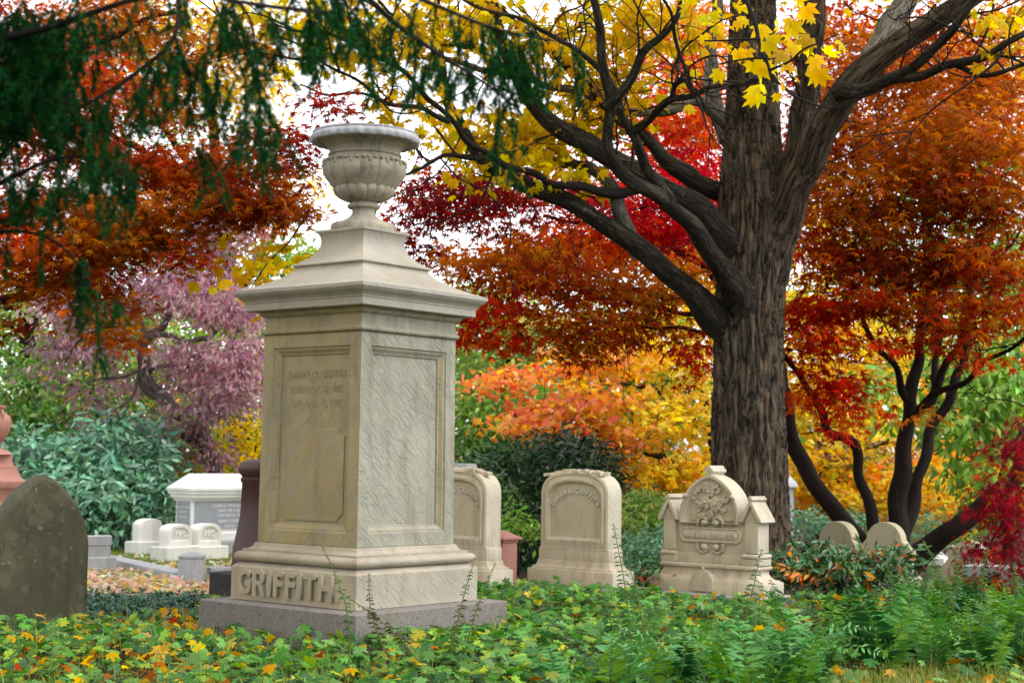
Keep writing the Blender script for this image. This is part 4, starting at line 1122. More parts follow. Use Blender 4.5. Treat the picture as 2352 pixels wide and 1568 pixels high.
LB = [
    # right fork stem and right limb
    ([(1745, 640, 18.1, 90), (1770, 560, 18.0, 104), (1800, 470, 17.9, 94), (1825, 380, 17.7, 84), (1842, 280, 17.6, 78), (1856, 150, 17.5, 72), (1868, 0, 17.4, 66), (1880, -200, 17.2, 55)], M_bark),
    ([(1752, 780, 18.05, 70), (1762, 640, 17.95, 96), (1785, 535, 17.85, 106), (1818, 450, 17.62, 102), (1855, 368, 17.35, 94), (1900, 275, 17.0, 88), (1962, 190, 16.7, 82), (2060, 105, 16.4, 74), (2160, 40, 16.1, 64), (2245, -20, 15.9, 58), (2400, -140, 15.5, 45)], M_bark),
    ([(1990, 165, 16.8, 62), (2030, 90, 17.2, 56), (2085, -10, 17.6, 50), (2150, -150, 18, 42)], M_greylimb),
    ([(1925, 212, 16.6, 44), (1990, 203, 16.2, 34), (2070, 172, 15.8, 30), (2150, 110, 15.4, 27), (2200, 50, 15.1, 24), (2255, -20, 14.9, 20)], M_limb),
    ([(2040, 192, 16.0, 24), (2110, 172, 15.6, 23), (2190, 150, 15.2, 21), (2280, 118, 14.9, 18), (2400, 60, 14.5, 14)], M_limb),
    ([(2185, 150, 15.3, 14), (2240, 170, 15.1, 13), (2300, 165, 14.9, 11), (2380, 140, 14.7, 9)], M_limb),
    # lowest left limb
    ([(1725, 840, 18.1, 60), (1695, 785, 18.0, 74), (1640, 728, 17.8, 76), (1560, 650, 17.5, 66), (1442, 548, 17.1, 57), (1295, 460, 16.7, 50), (1180, 416, 16.4, 44), (1100, 352, 16.2, 36), (1050, 275, 16.0, 31), (1022, 200, 15.9, 27), (1005, 100, 15.8, 23), (1000, -60, 15.6, 18)], M_limb),
    ([(1500, 430, 16.95, 22), (1450, 440, 16.9, 24), (1405, 440, 16.8, 25), (1295, 425, 16.4, 23), (1185, 386, 15.8, 20), (1112, 352, 15.4, 18), (1065, 311, 15.1, 17), (1032, 275, 14.9, 16), (929, 170, 14.4, 14), (837, 117, 14.0, 12), (746, 78, 13.6, 9), (640, 60, 13.2, 6)], M_twig),
    ([(1032, 275, 14.9, 14), (966, 252, 14.6, 12), (892, 233, 14.3, 11), (830, 198, 14.1, 10), (746, 140, 13.8, 8), (640, 88, 13.5, 5)], M_twig),
    ([(892, 234, 14.3, 8), (830, 220, 14.0, 7), (760, 215, 13.8, 6), (690, 196, 13.6, 4)], M_twig),
    ([(1110, 360, 16.0, 13), (1050, 358, 15.7, 11), (990, 372, 15.5, 9), (930, 400, 15.3, 6)], M_twig),
    ([(1460, 590, 17.25, 24), (1444, 545, 17.15, 40), (1418, 470, 17.0, 38), (1400, 420, 17.0, 36), (1340, 380, 17.2, 30), (1260, 370, 17.5, 24), (1180, 340, 17.8, 18)], M_greylimb),
    # second big left limb rising to the top
    ([(1735, 680, 18.15, 70), (1705, 600, 18.0, 90), (1660, 545, 17.75, 84), (1607, 480, 17.3, 70), (1478, 408, 16.9, 62), (1368, 342, 16.6, 58), (1277, 287, 16.3, 53), (1225, 235, 16.2, 46), (1182, 165, 16.1, 42), (1152, 90, 16.0, 38), (1125, 0, 15.9, 34), (1095, -150, 15.8, 26)], M_limb),
    # nearest limb with the dark upright branch
    ([(1726, 830, 18.0, 46), (1722, 750, 17.85, 70), (1705, 680, 17.68, 82), (1660, 618, 17.3, 66), (1632, 585, 17.0, 58), (1600, 535, 16.6, 52), (1550, 478, 16.2, 46), (1470, 425, 15.7, 40), (1412, 386, 15.4, 37), (1396, 330, 15.2, 34), (1400, 240, 15.0, 31), (1385, 130, 14.8, 27), (1366, 0, 14.6, 24), (1350, -120, 14.4, 18)], M_limb),
    ([(1402, 250, 15.0, 24), (1423, 215, 14.9, 24), (1478, 128, 14.7, 21), (1533, 66, 14.5, 18), (1560, 10, 14.4, 15), (1575, -80, 14.3, 12)], M_limb),
    ([(1535, 470, 16.1, 34), (1497, 400, 15.9, 28), (1460, 330, 15.7, 25), (1432, 270, 15.5, 22), (1410, 200, 15.4, 18), (1330, 120, 15.2, 15), (1250, 70, 15.1, 13), (1130, 25, 15.0, 11), (1050, -10, 14.9, 9)], M_limb),
    ([(1448, 300, 15.6, 22), (1515, 256, 15.2, 20), (1551, 225, 15.0, 17), (1620, 210, 14.6, 16), (1690, 190, 14.2, 15), (1755, 184, 13.8, 12), (1775, 160, 13.5, 11)], M_limb),
    ([(1545, 228, 15.0, 14), (1548, 195, 14.9, 13), (1570, 180, 14.8, 12), (1592, 205, 14.7, 10)], M_twig),
    ([(1592, 210, 14.7, 10), (1565, 150, 14.6, 10), (1555, 80, 14.5, 9), (1540, 30, 14.4, 8), (1500, -20, 14.3, 7)], M_twig),
    # grey limb crossing behind
    ([(1690, 320, 18.2, 30), (1640, 255, 18.0, 30), (1595, 234, 17.8, 30), (1530, 252, 17.6, 30), (1450, 262, 17.4, 27), (1380, 235, 17.2, 24), (1295, 203, 17.0, 22), (1180, 175, 16.8, 20), (1080, 150, 16.6, 18), (980, 132, 16.4, 16), (874, 92, 16.2, 13), (780, 20, 16.0, 10), (740, -60, 15.9, 7)], M_greylimb),
    ([(1715, 470, 18.3, 50), (1650, 440, 18.2, 50), (1560, 395, 17.6, 44), (1490, 322, 17.4, 36), (1420, 268, 17.2, 30), (1330, 180, 17.0, 24), (1240, 95, 16.8, 20), (1170, 40, 16.7, 17), (1110, -20, 16.6, 14)], M_limb),
    ([(1180, 170, 16.2, 16), (1100, 120, 16.0, 14), (1000, 95, 15.8, 12), (900, 40, 15.6, 9), (850, -20, 15.5, 7)], M_twig),
    ([(1665, 330, 18.6, 26), (1640, 220, 18.8, 36), (1632, 100, 19, 30), (1650, 0, 19.2, 26), (1660, -120, 19.4, 22)], M_greylimb),
    # twig with the nearest leaves in front of the trunk
    ([(1690, -60, 9.8, 12), (1707, 0, 9.8, 11), (1726, 48, 9.75, 11), (1748, 103, 9.7, 11), (1770, 140, 9.65, 10), (1774, 172, 9.6, 9), (1775, 195, 9.6, 5)], M_twig),
    ([(1772, 168, 9.6, 7), (1810, 140, 9.5, 6), (1835, 110, 9.45, 5), (1870, 95, 9.4, 4), (1930, 80, 9.4, 3)], M_twig),
    ([(1760, 138, 9.65, 6), (1710, 142, 9.7, 5), (1650, 148, 9.75, 4)], M_twig),
    ([(1745, 96, 9.7, 5), (1690, 90, 9.7, 5), (1620, 88, 9.75, 4)], M_twig),
]
for pts, m in LB:
    if len(pts) > 5: pts = [(a, b, c, w_ * (0.95 if i < 3 else 0.80)) for i, (a, b, c, w_) in enumerate(pts)]
    limb(mp, pts, m, n=26 if pts[0][3] > 40 else 10, k=8, rough=0.10 if pts[0][3] > 20 else 0.05, wob=0.012 if pts[0][3] > 40 else 0.02)
side_branches(mp, [p for p, m in LB if p[0][3] > 12 and p[0][2] > 12], M_twig, per=6, L=(0.7, 2.0), r=0.011, start=0.35)
ycl = [
    (1230, 320, 17.2, 150, 45, 0.7, 300, 'yellow'), (1110, 330, 16.8, 100, 40, 0.6, 130, 'yellow'), (1340, 260, 17.4, 120, 60, 0.7, 150, 'yellow'),
    (1430, 190, 17.2, 110, 80, 0.8, 130, 'yellow'), (1290, 90, 17.0, 170, 90, 1.0, 230, 'yellow'), (1470, 60, 16.2, 130, 70, 0.8, 190, 'yellow'),
    (1100, 60, 16.4, 150, 80, 1.0, 170, 'yellow'), (940, 60, 15.2, 150, 70, 1.0, 170, 'yellow'), (800, 90, 14.6, 130, 60, 0.9, 120, 'yellow'), (690, 60, 14.6, 90, 60, 0.7, 80, 'yellow'),
    (900, 200, 15.0, 130, 40, 0.6, 60, 'yellow'), (1000, 250, 15.2, 60, 40, 0.5, 24, 'yellow'), (1570, 60, 15.6, 60, 70, 0.5, 46, 'yellow'),
    (1180, 385, 16.2, 120, 20, 0.4, 50, 'yellow'), (1640, 20, 12, 60, 30, 0.4, 10, 'yellow'), (1340, 410, 17, 80, 25, 0.4, 36, 'yellow'),
    (2310, 50, 15.0, 60, 50, 0.5, 46, 'yellow'), (2310, 120, 15.0, 45, 20, 0.3, 16, 'yellow'), (2010, 10, 20, 120, 40, 0.6, 50, 'yellow'),
    (600, 610, 13.2, 65, 45, 0.4, 60, 'yellow'), (650, 580, 13.4, 45, 35, 0.3, 26, 'yellow'),
    (1250, -120, 16.5, 350, 130, 1.8, 260, 'yellow'), (1700, -180, 17.5, 350, 150, 2.4, 260, 'yellow'), (800, -130, 15.0, 250, 110, 1.5, 140, 'yellow'), (2150, -160, 16, 300, 130, 2, 160, 'yellow'),
    (1300, -520, 15.5, 500, 220, 3.0, 900, 'yellow'), (1800, -600, 16.5, 500, 300, 3.4, 900, 'yellow'), (900, -480, 13.5, 400, 160, 2.5, 600, 'yellow'), (1700, -420, 12.0, 500, 110, 2.0, 600, 'yellow'), (2300, -450, 15.5, 350, 260, 2.5, 500, 'yellow'),
]
ycl = [(*c[:6], int(c[6] * (1.6 if 1000 < c[0] < 1650 and c[1] > -50 else 1.25)), c[7]) for c in ycl]
bt, tw = foliage(ycl, PAL, NORWAY, 0.14, spread=0.20, flat=0.5, sub=8, up=0.75, view=0.3, rnd=0.65, droop=0.5, shell=0.1)
b2, _ = foliage([(1810, 25, 9.7, 90, 30, 0.25, 18, 'yellow'), (1860, 100, 9.6, 45, 40, 0.15, 9, 'yellow'), (1815, 180, 9.6, 50, 28, 0.12, 9, 'yellow'), (1720, 110, 9.8, 90, 40, 0.15, 9, 'yellow')], PAL, NORWAY, 0.125, spread=0.07, flat=0.8, sub=3, up=0.3, view=0.75, rnd=0.45, droop=0.9, shell=0.1)
leaf_object('crown', bt + b2, M_leaf, mp)
twig_object(mp, tw[:23], 0.006, 0.002, M_twig, every=2)
limb(mp, [(700, 500, 13.2, 5), (660, 560, 13, 4), (610, 610, 12.9, 3), (560, 690, 12.8, 2)], M_twig, name='twig', n=5, k=4)

# ------------------------------------------------------------------ the red Japanese maple behind it
b0 = at(2060, 1318, 20.0)
jm = thing('japanese_maple', 'many-stemmed Japanese maple in red and orange, right of the big trunk', 'tree', (b0.x, b0.y, 0))
JS = [
    [(2062, 1325, 20, 92), (2064, 1240, 20, 66), (2068, 1100, 20, 52), (2088, 950, 20, 40), (2100, 870, 20, 34), (2113, 800, 20, 28), (2110, 700, 20, 24), (2088, 640, 20, 22), (2075, 560, 20, 16), (2050, 480, 20, 11), (2040, 380, 20, 7)],
    [(2088, 930, 20, 22), (2055, 845, 19.7, 19), (2010, 790, 19.4, 17), (1985, 745, 19.2, 14), (1992, 690, 19, 12), (1990, 600, 18.8, 8)],
    [(2075, 1230, 20.1, 40), (2113, 1085, 20.2, 34), (2150, 964, 20.3, 30), (2194, 883, 20.3, 26), (2223, 773, 20.3, 23), (2227, 692, 20.3, 20), (2230, 620, 20.3, 17), (2260, 535, 20.3, 12), (2290, 420, 20.3, 8)],
    [(2092, 950, 19.9, 22), (2157, 903, 19.6, 20), (2230, 865, 19.3, 17), (2268, 828, 19.1, 14), (2352, 780, 18.8, 10), (2420, 740, 18.6, 7)],
    [(2140, 930, 20.2, 20), (2157, 773, 20.4, 17), (2170, 640, 20.6, 14), (2160, 540, 20.8, 9)],
    [(2125, 935, 20, 24), (2194, 802, 19.8, 20), (2214, 752, 19.7, 18), (2240, 712, 19.6, 16), (2278, 660, 19.5, 14), (2305, 585, 19.4, 10), (2352, 520, 19.3, 7)],
    [(2275, 665, 19.5, 11), (2320, 640, 19.4, 9), (2380, 620, 19.3, 6)],
    [(2040, 1290, 20, 52), (2005, 1190, 19.9, 36), (1974, 1088, 19.8, 30), (1957, 1020, 19.7, 28), (1901, 984, 19.5, 26), (1879, 931, 19.4, 22), (1842, 872, 19.2, 18), (1816, 835, 19, 14), (1770, 790, 18.9, 9)],
    [(2020, 1300, 20.3, 60), (1960, 1222, 20.4, 52), (1900, 1150, 20.5, 50), (1850, 1080, 20.6, 48), (1812, 980, 20.7, 44), (1790, 850, 20.8, 38), (1700, 740, 20.8, 28), (1560, 690, 20.6, 20), (1430, 660, 20.2, 15), (1300, 610, 19.6, 11), (1180, 590, 19, 7)],
    [(2075, 1305, 19.8, 70), (2140, 1250, 19.6, 58), (2210, 1195, 19.4, 54), (2290, 1135, 19.2, 50), (2352, 1060, 19, 46), (2385, 930, 19, 42), (2395, 760, 19, 34), (2380, 600, 19, 24)],
    [(1640, 720, 20.6, 16), (1540, 715, 20.2, 13), (1430, 690, 19.8, 11), (1330, 690, 19.4, 8), (1230, 720, 19, 5)],
    [(1810, 900, 20.7, 26), (1700, 770, 20.3, 18), (1600, 760, 20, 13), (1480, 750, 19.6, 9), (1380, 770, 19.4, 6)],
    [(1800, 860, 20.8, 30), (1640, 640, 21, 24), (1530, 560, 21.0, 18), (1400, 520, 20.8, 13), (1250, 500, 20.6, 9)],
]
for pts in JS:
    pts = [(a, b, c, w_ * (0.8 if i else 1.0)) for i, (a, b, c, w_) in enumerate(pts)]
    limb(jm, pts, M_rstem, name='stem', n=12, k=7, rough=0.09, wob=0.02)
rcl = [
    (1470, 480, 20, 190, 70, 1.2, 2300, 'crimson'), (1600, 420, 21, 110, 90, 1.0, 900, 'crimson'), (1570, 550, 20.5, 120, 60, 1.0, 900, 'crimson'), (1300, 430, 20.5, 120, 50, 1.0, 800, 'crimson'), (1340, 560, 20, 140, 40, 0.9, 800, 'redorange'),
    (1150, 470, 19.5, 130, 70, 1.0, 1100, 'maroon'), (1020, 500, 19, 110, 70, 0.9, 900, 'maroon'), (1090, 420, 19.5, 130, 45, 0.9, 600, 'maroon'), (985, 570, 18.8, 60, 30, 0.6, 260, 'maroon'), (1000, 430, 18.8, 90, 45, 0.6, 380, 'maroon'),
    (1120, 600, 18.6, 110, 42, 0.9, 900, 'orange'), (1230, 580, 19, 100, 45, 0.9, 600, 'brown'), (1250, 660, 19, 190, 50, 1.0, 1200, 'rust'), (1420, 660, 19.5, 160, 50, 1.0, 900, 'brown'), (1560, 640, 20, 120, 60, 1.0, 700, 'orange'),
    (1090, 740, 18.3, 50, 45, 0.5, 330, 'red'), (1135, 700, 18.5, 60, 30, 0.5, 260, 'red'), (1300, 745, 19, 140, 50, 0.8, 900, 'rust'), (1360, 790, 19, 90, 40, 0.6, 420, 'rust'), (1500, 740, 19.5, 110, 45, 0.7, 480, 'rust'), (1600, 790, 19.5, 40, 70, 0.5, 260, 'red'),
    (1500, 300, 21.5, 140, 80, 1.0, 900, 'red'), (1560, 180, 21.5, 90, 110, 1.0, 900, 'redorange'), (1590, 60, 21.5, 70, 80, 0.9, 420, 'orange'), (1480, 160, 22, 70, 60, 0.8, 260, 'red'), (1620, 330, 21.5, 50, 90, 0.7, 420, 'redorange'),
    (1960, 480, 19, 130, 110, 1.3, 2000, 'brown'), (2080, 330, 19, 190, 90, 1.4, 2300, 'brown'), (2000, 180, 19.5, 160, 80, 1.3, 1500, 'brown'), (2250, 200, 19.5, 140, 100, 1.3, 1600, 'brown'), (2150, 80, 20, 160, 60, 1.2, 1100, 'rust'),
    (2270, 330, 18.5, 120, 80, 1.1, 1300, 'brown'), (2150, 460, 18.6, 160, 80, 1.2, 1700, 'umber'), (2280, 480, 18.4, 100, 80, 1.1, 1100, 'brown'), (1900, 380, 19.5, 70, 90, 0.9, 700, 'umber'), (1890, 250, 20, 60, 90, 0.9, 600, 'rust'),
    (2060, 600, 18.8, 190, 60, 1.2, 1700, 'umber'), (2230, 610, 18.6, 150, 70, 1.1, 1200, 'rust'), (1930, 600, 19, 110, 60, 1.0, 900, 'rust'), (1860, 540, 19.5, 50, 60, 0.8, 420, 'red'),
    (1870, 740, 19, 60, 60, 0.7, 620, 'red'), (1860, 690, 19, 60, 40, 0.7, 380, 'red'), (2000, 700, 18.8, 110, 45, 0.9, 700, 'rust'), (2140, 720, 18.8, 120, 45, 0.9, 700, 'rust'), (2250, 740, 18.6, 90, 60, 0.9, 600, 'rust'), (2340, 700, 18.4, 60, 60, 0.8, 420, 'rust'),
    (1880, 820, 18.9, 60, 40, 0.6, 260, 'red'), (1910, 900, 18.8, 80, 40, 0.6, 300, 'red'), (1970, 940, 18.8, 45, 35, 0.5, 120, 'red'), (1840, 920, 19, 40, 30, 0.4, 130, 'redorange'), (2110, 950, 19.2, 28, 12, 0.3, 50, 'orange'), (1930, 1000, 18.9, 40, 22, 0.4, 60, 'red'),
    (2330, 40, 20, 80, 80, 1.0, 420, 'orange'), (1850, 60, 21, 80, 90, 1.0, 500, 'rust'), (1800, 350, 21, 60, 100, 0.8, 400, 'redorange'),
]
rcl += [(1900, 780, 18.6, 70, 25, 0.5, 200, 'red'), (1950, 870, 18.6, 50, 25, 0.4, 140, 'red'), (2180, 780, 18.6, 80, 25, 0.6, 220, 'rust'), (2290, 830, 18.4, 50, 25, 0.5, 120, 'redorange'), (2030, 780, 18.6, 60, 22, 0.5, 150, 'redorange'), (1160, 770, 18.4, 50, 30, 0.4, 180, 'red'), (1080, 780, 18.3, 30, 25, 0.3, 110, 'red'), (1210, 800, 18.6, 40, 18, 0.3, 90, 'redorange'), (1330, 830, 18.8, 50, 20, 0.4, 120, 'rust'), (1640, 860, 19.4, 25, 40, 0.3, 100, 'red')]
rcl = [(*c[:6], int(c[6] * 0.60), c[7]) for c in rcl]
bt, tw = foliage(rcl, PAL, JMAPLE5, 0.165, spread=0.17, flat=0.32, sub=24, up=0.95, view=0.30, rnd=0.5, droop=0.45, shell=0.15)
leaf_object('crown', bt, M_leaf, jm)
side_branches(jm, [p[max(0, min(3, len(p) - 3)):] for p in JS], M_rstem, per=7, L=(0.6, 1.8), r=0.009, start=0.3, seed=8)
twig_object(jm, tw, 0.008, 0.002, M_rstem, every=5)

# ------------------------------------------------------------------ the rusty Japanese maple at the upper left
b0 = at(-700, 1300, 14.5)
lm = thing('japanese_maple', 'rusty orange Japanese maple whose low boughs hang behind the spruce', 'tree', (b0.x, b0.y, 0))
for pts in (
    [(-700, 1420, 14.5, 130), (-680, 1100, 14.4, 110), (-560, 850, 14.2, 90), (-330, 690, 14.0, 74), (-120, 580, 13.8, 56), (0, 522, 13.6, 44), (70, 480, 13.5, 36), (146, 448, 13.4, 28), (205, 460, 13.3, 20), (275, 458, 13.2, 15), (340, 446, 13.1, 9), (420, 470, 13, 5)],
    [(-560, 850, 14.2, 80), (-480, 560, 14.0, 70), (-330, 360, 13.9, 58), (-120, 260, 13.8, 40), (60, 200, 13.7, 28), (170, 130, 13.6, 18), (300, 60, 13.5, 12), (420, 30, 13.5, 8)],
    [(-330, 690, 14.0, 40), (-130, 690, 13.9, 30), (40, 690, 13.8, 22), (120, 655, 13.7, 14), (220, 600, 13.6, 8)],
    [(20, 500, 13.6, 22), (140, 560, 13.4, 14), (260, 540, 13.3, 9), (400, 560, 13.2, 5)],
    [(60, 200, 13.7, 16), (240, 300, 13.5, 12), (420, 390, 13.3, 9), (580, 430, 13.2, 5)],
    [(-120, 260, 13.8, 24), (100, 330, 13.6, 16), (240, 380, 13.5, 10), (380, 400, 13.4, 6)],
): limb(lm, pts, M_twig, name='stem', n=10, k=7, rough=0.08, wob=0.02)
lcl = [
    (130, 120, 13.6, 130, 90, 0.9, 520, 'rust'), (300, 60, 13.6, 140, 50, 0.8, 420, 'brown'), (240, 190, 13.6, 120, 60, 0.8, 330, 'redorange'), (420, 130, 13.6, 120, 60, 0.7, 260, 'brown'),
    (380, 250, 13.4, 110, 70, 0.8, 380, 'brown'), (300, 380, 13.3, 140, 45, 0.8, 700, 'rust'), (460, 400, 13.3, 160, 50, 0.8, 850, 'rust'), (600, 370, 13.3, 110, 60, 0.7, 500, 'rust'), (660, 320, 13.4, 70, 50, 0.6, 220, 'maroon'), (760, 240, 13.5, 90, 25, 0.5, 120, 'maroon'),
    (560, 470, 13.2, 150, 40, 0.8, 650, 'rust'), (670, 470, 13.2, 60, 50, 0.5, 220, 'brown'), (420, 500, 13.2, 150, 45, 0.8, 620, 'brown'), (250, 500, 13.2, 160, 50, 0.8, 800, 'brown'), (80, 480, 13.3, 120, 70, 0.8, 600, 'rust'),
    (60, 590, 13.2, 120, 60, 0.7, 650, 'redorange'), (190, 580, 13.1, 130, 50, 0.7, 650, 'brown'), (330, 560, 13.1, 120, 40, 0.6, 480, 'brown'), (420, 590, 13.0, 60, 40, 0.4, 140, 'rust'),
    (60, 660, 13.2, 90, 40, 0.6, 330, 'brown'), (220, 680, 13.0, 90, 45, 0.5, 380, 'brown'), (250, 750, 13.0, 60, 40, 0.4, 200, 'brown'), (190, 640, 13, 90, 40, 0.5, 300, 'rust'), (5, 750, 13.0, 20, 35, 0.3, 70, 'rust'), (290, 800, 13, 25, 15, 0.2, 30, 'brown'),
    (60, 300, 13.6, 90, 90, 0.8, 520, 'rust'), (180, 290, 13.5, 90, 60, 0.7, 330, 'rust'), (560, 110, 13.7, 110, 70, 0.7, 200, 'brown'), (640, 480, 13.2, 90, 30, 0.4, 200, 'rust'),
    (-200, 350, 13.8, 250, 250, 1.5, 900, 'rust'), (-150, 620, 13.4, 160, 130, 1.0, 500, 'brown'),
]
lcl = [(*c[:6], int(c[6] * 1.2), {'rust': 'umber', 'brown': 'brown'}.get(c[7], c[7]) if k % 3 else c[7]) for k, c in enumerate(lcl)]  # most rust clumps darkened: the spruce's shade is put into the leaf colour
bt, tw = foliage(lcl, PAL, JMAPLE, 0.105, spread=0.12, flat=0.30, sub=12, up=0.95, view=0.35, rnd=0.45, droop=0.45, shell=0.15)
leaf_object('crown', bt, M_leaf, lm)
twig_object(lm, tw, 0.006, 0.002, M_twig, every=4)

# ------------------------------------------------------------------ pink dogwood
b0 = at(420, 1200, 25.0)
dg_ = thing('dogwood_tree', 'pinkish purple dogwood with a crooked trunk above the rhododendron', 'tree', (b0.x, b0.y, 0))
for pts in (
    [(520, 1240, 25, 44), (470, 1010, 25, 36), (390, 930, 25, 36), (345, 890, 25, 36), (328, 840, 25, 32), (330, 790, 25, 27), (350, 765, 25, 22), (375, 745, 25, 18), (400, 700, 25, 12), (430, 620, 25, 7)],
    [(480, 1020, 25, 24), (430, 990, 25, 26), (500, 930, 25, 20), (560, 880, 25, 12), (600, 850, 25, 8)],
    [(330, 800, 25, 16), (326, 760, 25, 14), (318, 700, 25, 10), (300, 620, 25, 6)],
    [(340, 775, 25, 14), (375, 770, 24.8, 13), (420, 783, 24.6, 12), (460, 780, 24.4, 11), (490, 768, 24.2, 9), (520, 730, 24, 6)],
    [(336, 865, 25, 12), (350, 850, 24.8, 11), (375, 838, 24.6, 10), (440, 845, 24.4, 7)],
    [(325, 850, 25, 10), (290, 862, 24.8, 9), (250, 866, 24.6, 7), (200, 880, 24.4, 5)],
    [(326, 855, 25, 8), (310, 890, 24.8, 7), (285, 930, 24.6, 5), (260, 950, 24.5, 3)],
    [(490, 768, 24.2, 8), (485, 745, 24.2, 7), (465, 725, 24.2, 5)],
): limb(dg_, pts, M_dogbark, name='limb', n=10, k=6, rough=0.1, wob=0.02)
dcl = [
    (480, 690, 24.5, 110, 40, 1.0, 1100, 'pink'), (420, 640, 25, 130, 40, 1.0, 900, 'pink'), (540, 720, 24.2, 60, 50, 0.8, 600, 'pink'), (500, 560, 25, 90, 60, 0.9, 600, 'mauve'), (470, 520, 25.3, 80, 50, 0.8, 400, 'pink'),
    (350, 690, 25.6, 90, 45, 0.6, 420, 'pink'), (160, 710, 25, 60, 70, 0.7, 480, 'pink'), (140, 800, 25, 50, 30, 0.6, 220, 'mauve'), (200, 800, 24.6, 90, 40, 0.8, 520, 'mauve'), (240, 740, 25, 70, 40, 0.8, 300, 'mauve'), (130, 660, 25.2, 40, 40, 0.6, 160, 'pink'),
    (470, 820, 24.3, 120, 40, 0.9, 850, 'pink'), (560, 840, 24.0, 50, 60, 0.7, 520, 'pink'), (440, 870, 25.6, 80, 35, 0.6, 420, 'mauve'), (530, 910, 24.2, 80, 40, 0.8, 500, 'pink'), (460, 950, 24.3, 90, 40, 0.8, 420, 'mauve'),
    (270, 880, 25.6, 60, 30, 0.5, 160, 'mauve'), (230, 910, 24.6, 50, 25, 0.6, 130, 'mauve'), (380, 1010, 25.2, 110, 40, 0.6, 300, 'mauve'), (220, 970, 24.8, 50, 40, 0.6, 170, 'mauve'), (470, 1040, 24.8, 70, 50, 0.6, 260, 'mauve'), (320, 970, 25.4, 60, 30, 0.4, 100, 'mauve'), (590, 780, 24, 30, 40, 0.5, 160, 'pink'),
]
dcl = [(*c[:6], int(c[6] * 1.5), c[7]) for c in dcl] + [(260, 640, 25.5, 110, 50, 0.8, 500, 'mauve'), (200, 740, 25.4, 90, 50, 0.8, 420, 'pink'), (400, 580, 25.6, 110, 45, 0.8, 420, 'mauve'), (120, 860, 25, 60, 30, 0.6, 160, 'mauve')]
bt, tw = foliage(dcl, PAL, DROOP, 0.115, spread=0.20, flat=0.35, sub=16, up=0.6, view=0.45, rnd=0.6, droop=1.0, shell=0.2)
leaf_object('crown', bt, M_leaf, dg_)
twig_object(dg_, tw, 0.010, 0.003, M_dogbark, every=5)

# ------------------------------------------------------------------ trees and shrubs of the background
def bush(name, label, cat, base, trunk, clumps, tmpl, size, mat, bark=None, group=None, spread=0.2, tw_every=6, thin=1.0, **kw):
    clumps = [(*c[:6], int(c[6] * thin), c[7]) for c in clumps]
    b0 = at(base[0], base[1], base[2])
    t = thing(name, label, cat, (b0.x, b0.y, 0), 0, group)
    for pts in trunk: limb(t, pts, bark or M_twig, name='trunk' if pts is trunk[0] else 'limb', n=10, k=5, rough=0.08, wob=0.02)
    bt, tw = foliage(clumps, PAL, tmpl, size, spread=spread, **kw)
    leaf_object('crown' if cat == 'tree' else 'foliage', bt, mat, t)
    if name == 'golden_maple': side_branches(t, trunk, bark or M_twig, per=9, L=(0.8, 2.2), r=0.012, start=0.3, seed=3)
    if tw_every: twig_object(t, tw, 0.010, 0.003, bark or M_twig, every=tw_every)
    return t
GB = 'trees in the background'
bush('green_tree', 'green tree with orange flecks at the far edge, behind the rhododendron', 'tree', (60, 1190, 31), [[(60, 1210, 31, 50), (70, 900, 31, 40), (60, 700, 31, 30), (120, 560, 31, 16)], [(60, 760, 31, 20), (110, 690, 30.8, 18), (0, 705, 30.5, 22), (-80, 660, 30.5, 14)]],
     [(60, 760, 31, 130, 80, 1.4, 1100, 'greenyellow'), (160, 880, 30.5, 140, 90, 1.4, 1300, 'greenyellow'), (50, 900, 30.5, 110, 90, 1.4, 1300, 'green'), (280, 950, 30.5, 130, 70, 1.2, 1000, 'greenyellow'), (110, 980, 30, 140, 60, 1.2, 1000, 'green'), (60, 660, 31, 110, 50, 1.2, 500, 'gold'), (320, 800, 31, 120, 90, 1.2, 900, 'greenyellow'), (250, 700, 31.5, 120, 60, 1.2, 500, 'greenyellow'), (430, 900, 31, 120, 110, 1.2, 900, 'greenyellow'), (560, 880, 31, 80, 110, 1.0, 600, 'greenyellow')],
     OVAL, 0.17, M_green, group=GB, view=0.5)
bush('pale_tree', 'tall pale green and yellow tree against the sky, far behind the urn', 'tree', (560, 1150, 36), [[(560, 1190, 36, 60), (540, 800, 36, 40), (500, 400, 36, 26), (460, 100, 36, 16)], [(530, 700, 36, 26), (640, 520, 36, 16), (700, 420, 36, 8)], [(510, 480, 36, 22), (380, 300, 36, 14), (300, 180, 36, 8)]],
     [(300, 200, 36, 120, 80, 1.5, 500, 'palegreen'), (430, 280, 36, 110, 60, 1.5, 350, 'palegreen'), (560, 250, 36, 110, 80, 1.5, 600, 'yellow'), (480, 180, 36, 120, 60, 1.5, 500, 'yellow'), (620, 180, 36, 70, 60, 1.2, 200, 'yellow'), (360, 90, 36, 120, 60, 1.5, 400, 'palegreen'), (640, 560, 35, 90, 60, 1.2, 420, 'palegreen'), (600, 640, 35, 80, 60, 1.2, 420, 'palegreen'), (540, 440, 36, 140, 60, 1.4, 420, 'yellow'), (330, 300, 36, 100, 50, 1.4, 260, 'palegreen'), (700, 620, 35, 50, 60, 1.0, 160, 'palegreen'), (720, 430, 36, 60, 60, 1, 160, 'yellow'), (560, 760, 35, 100, 80, 1.2, 500, 'palegreen'), (150, 350, 36, 130, 120, 1.4, 300, 'palegreen'), (120, 620, 36, 120, 70, 1.4, 400, 'gold')],
     OVAL, 0.20, M_leaf, group=GB, view=0.4, tw_every=4)
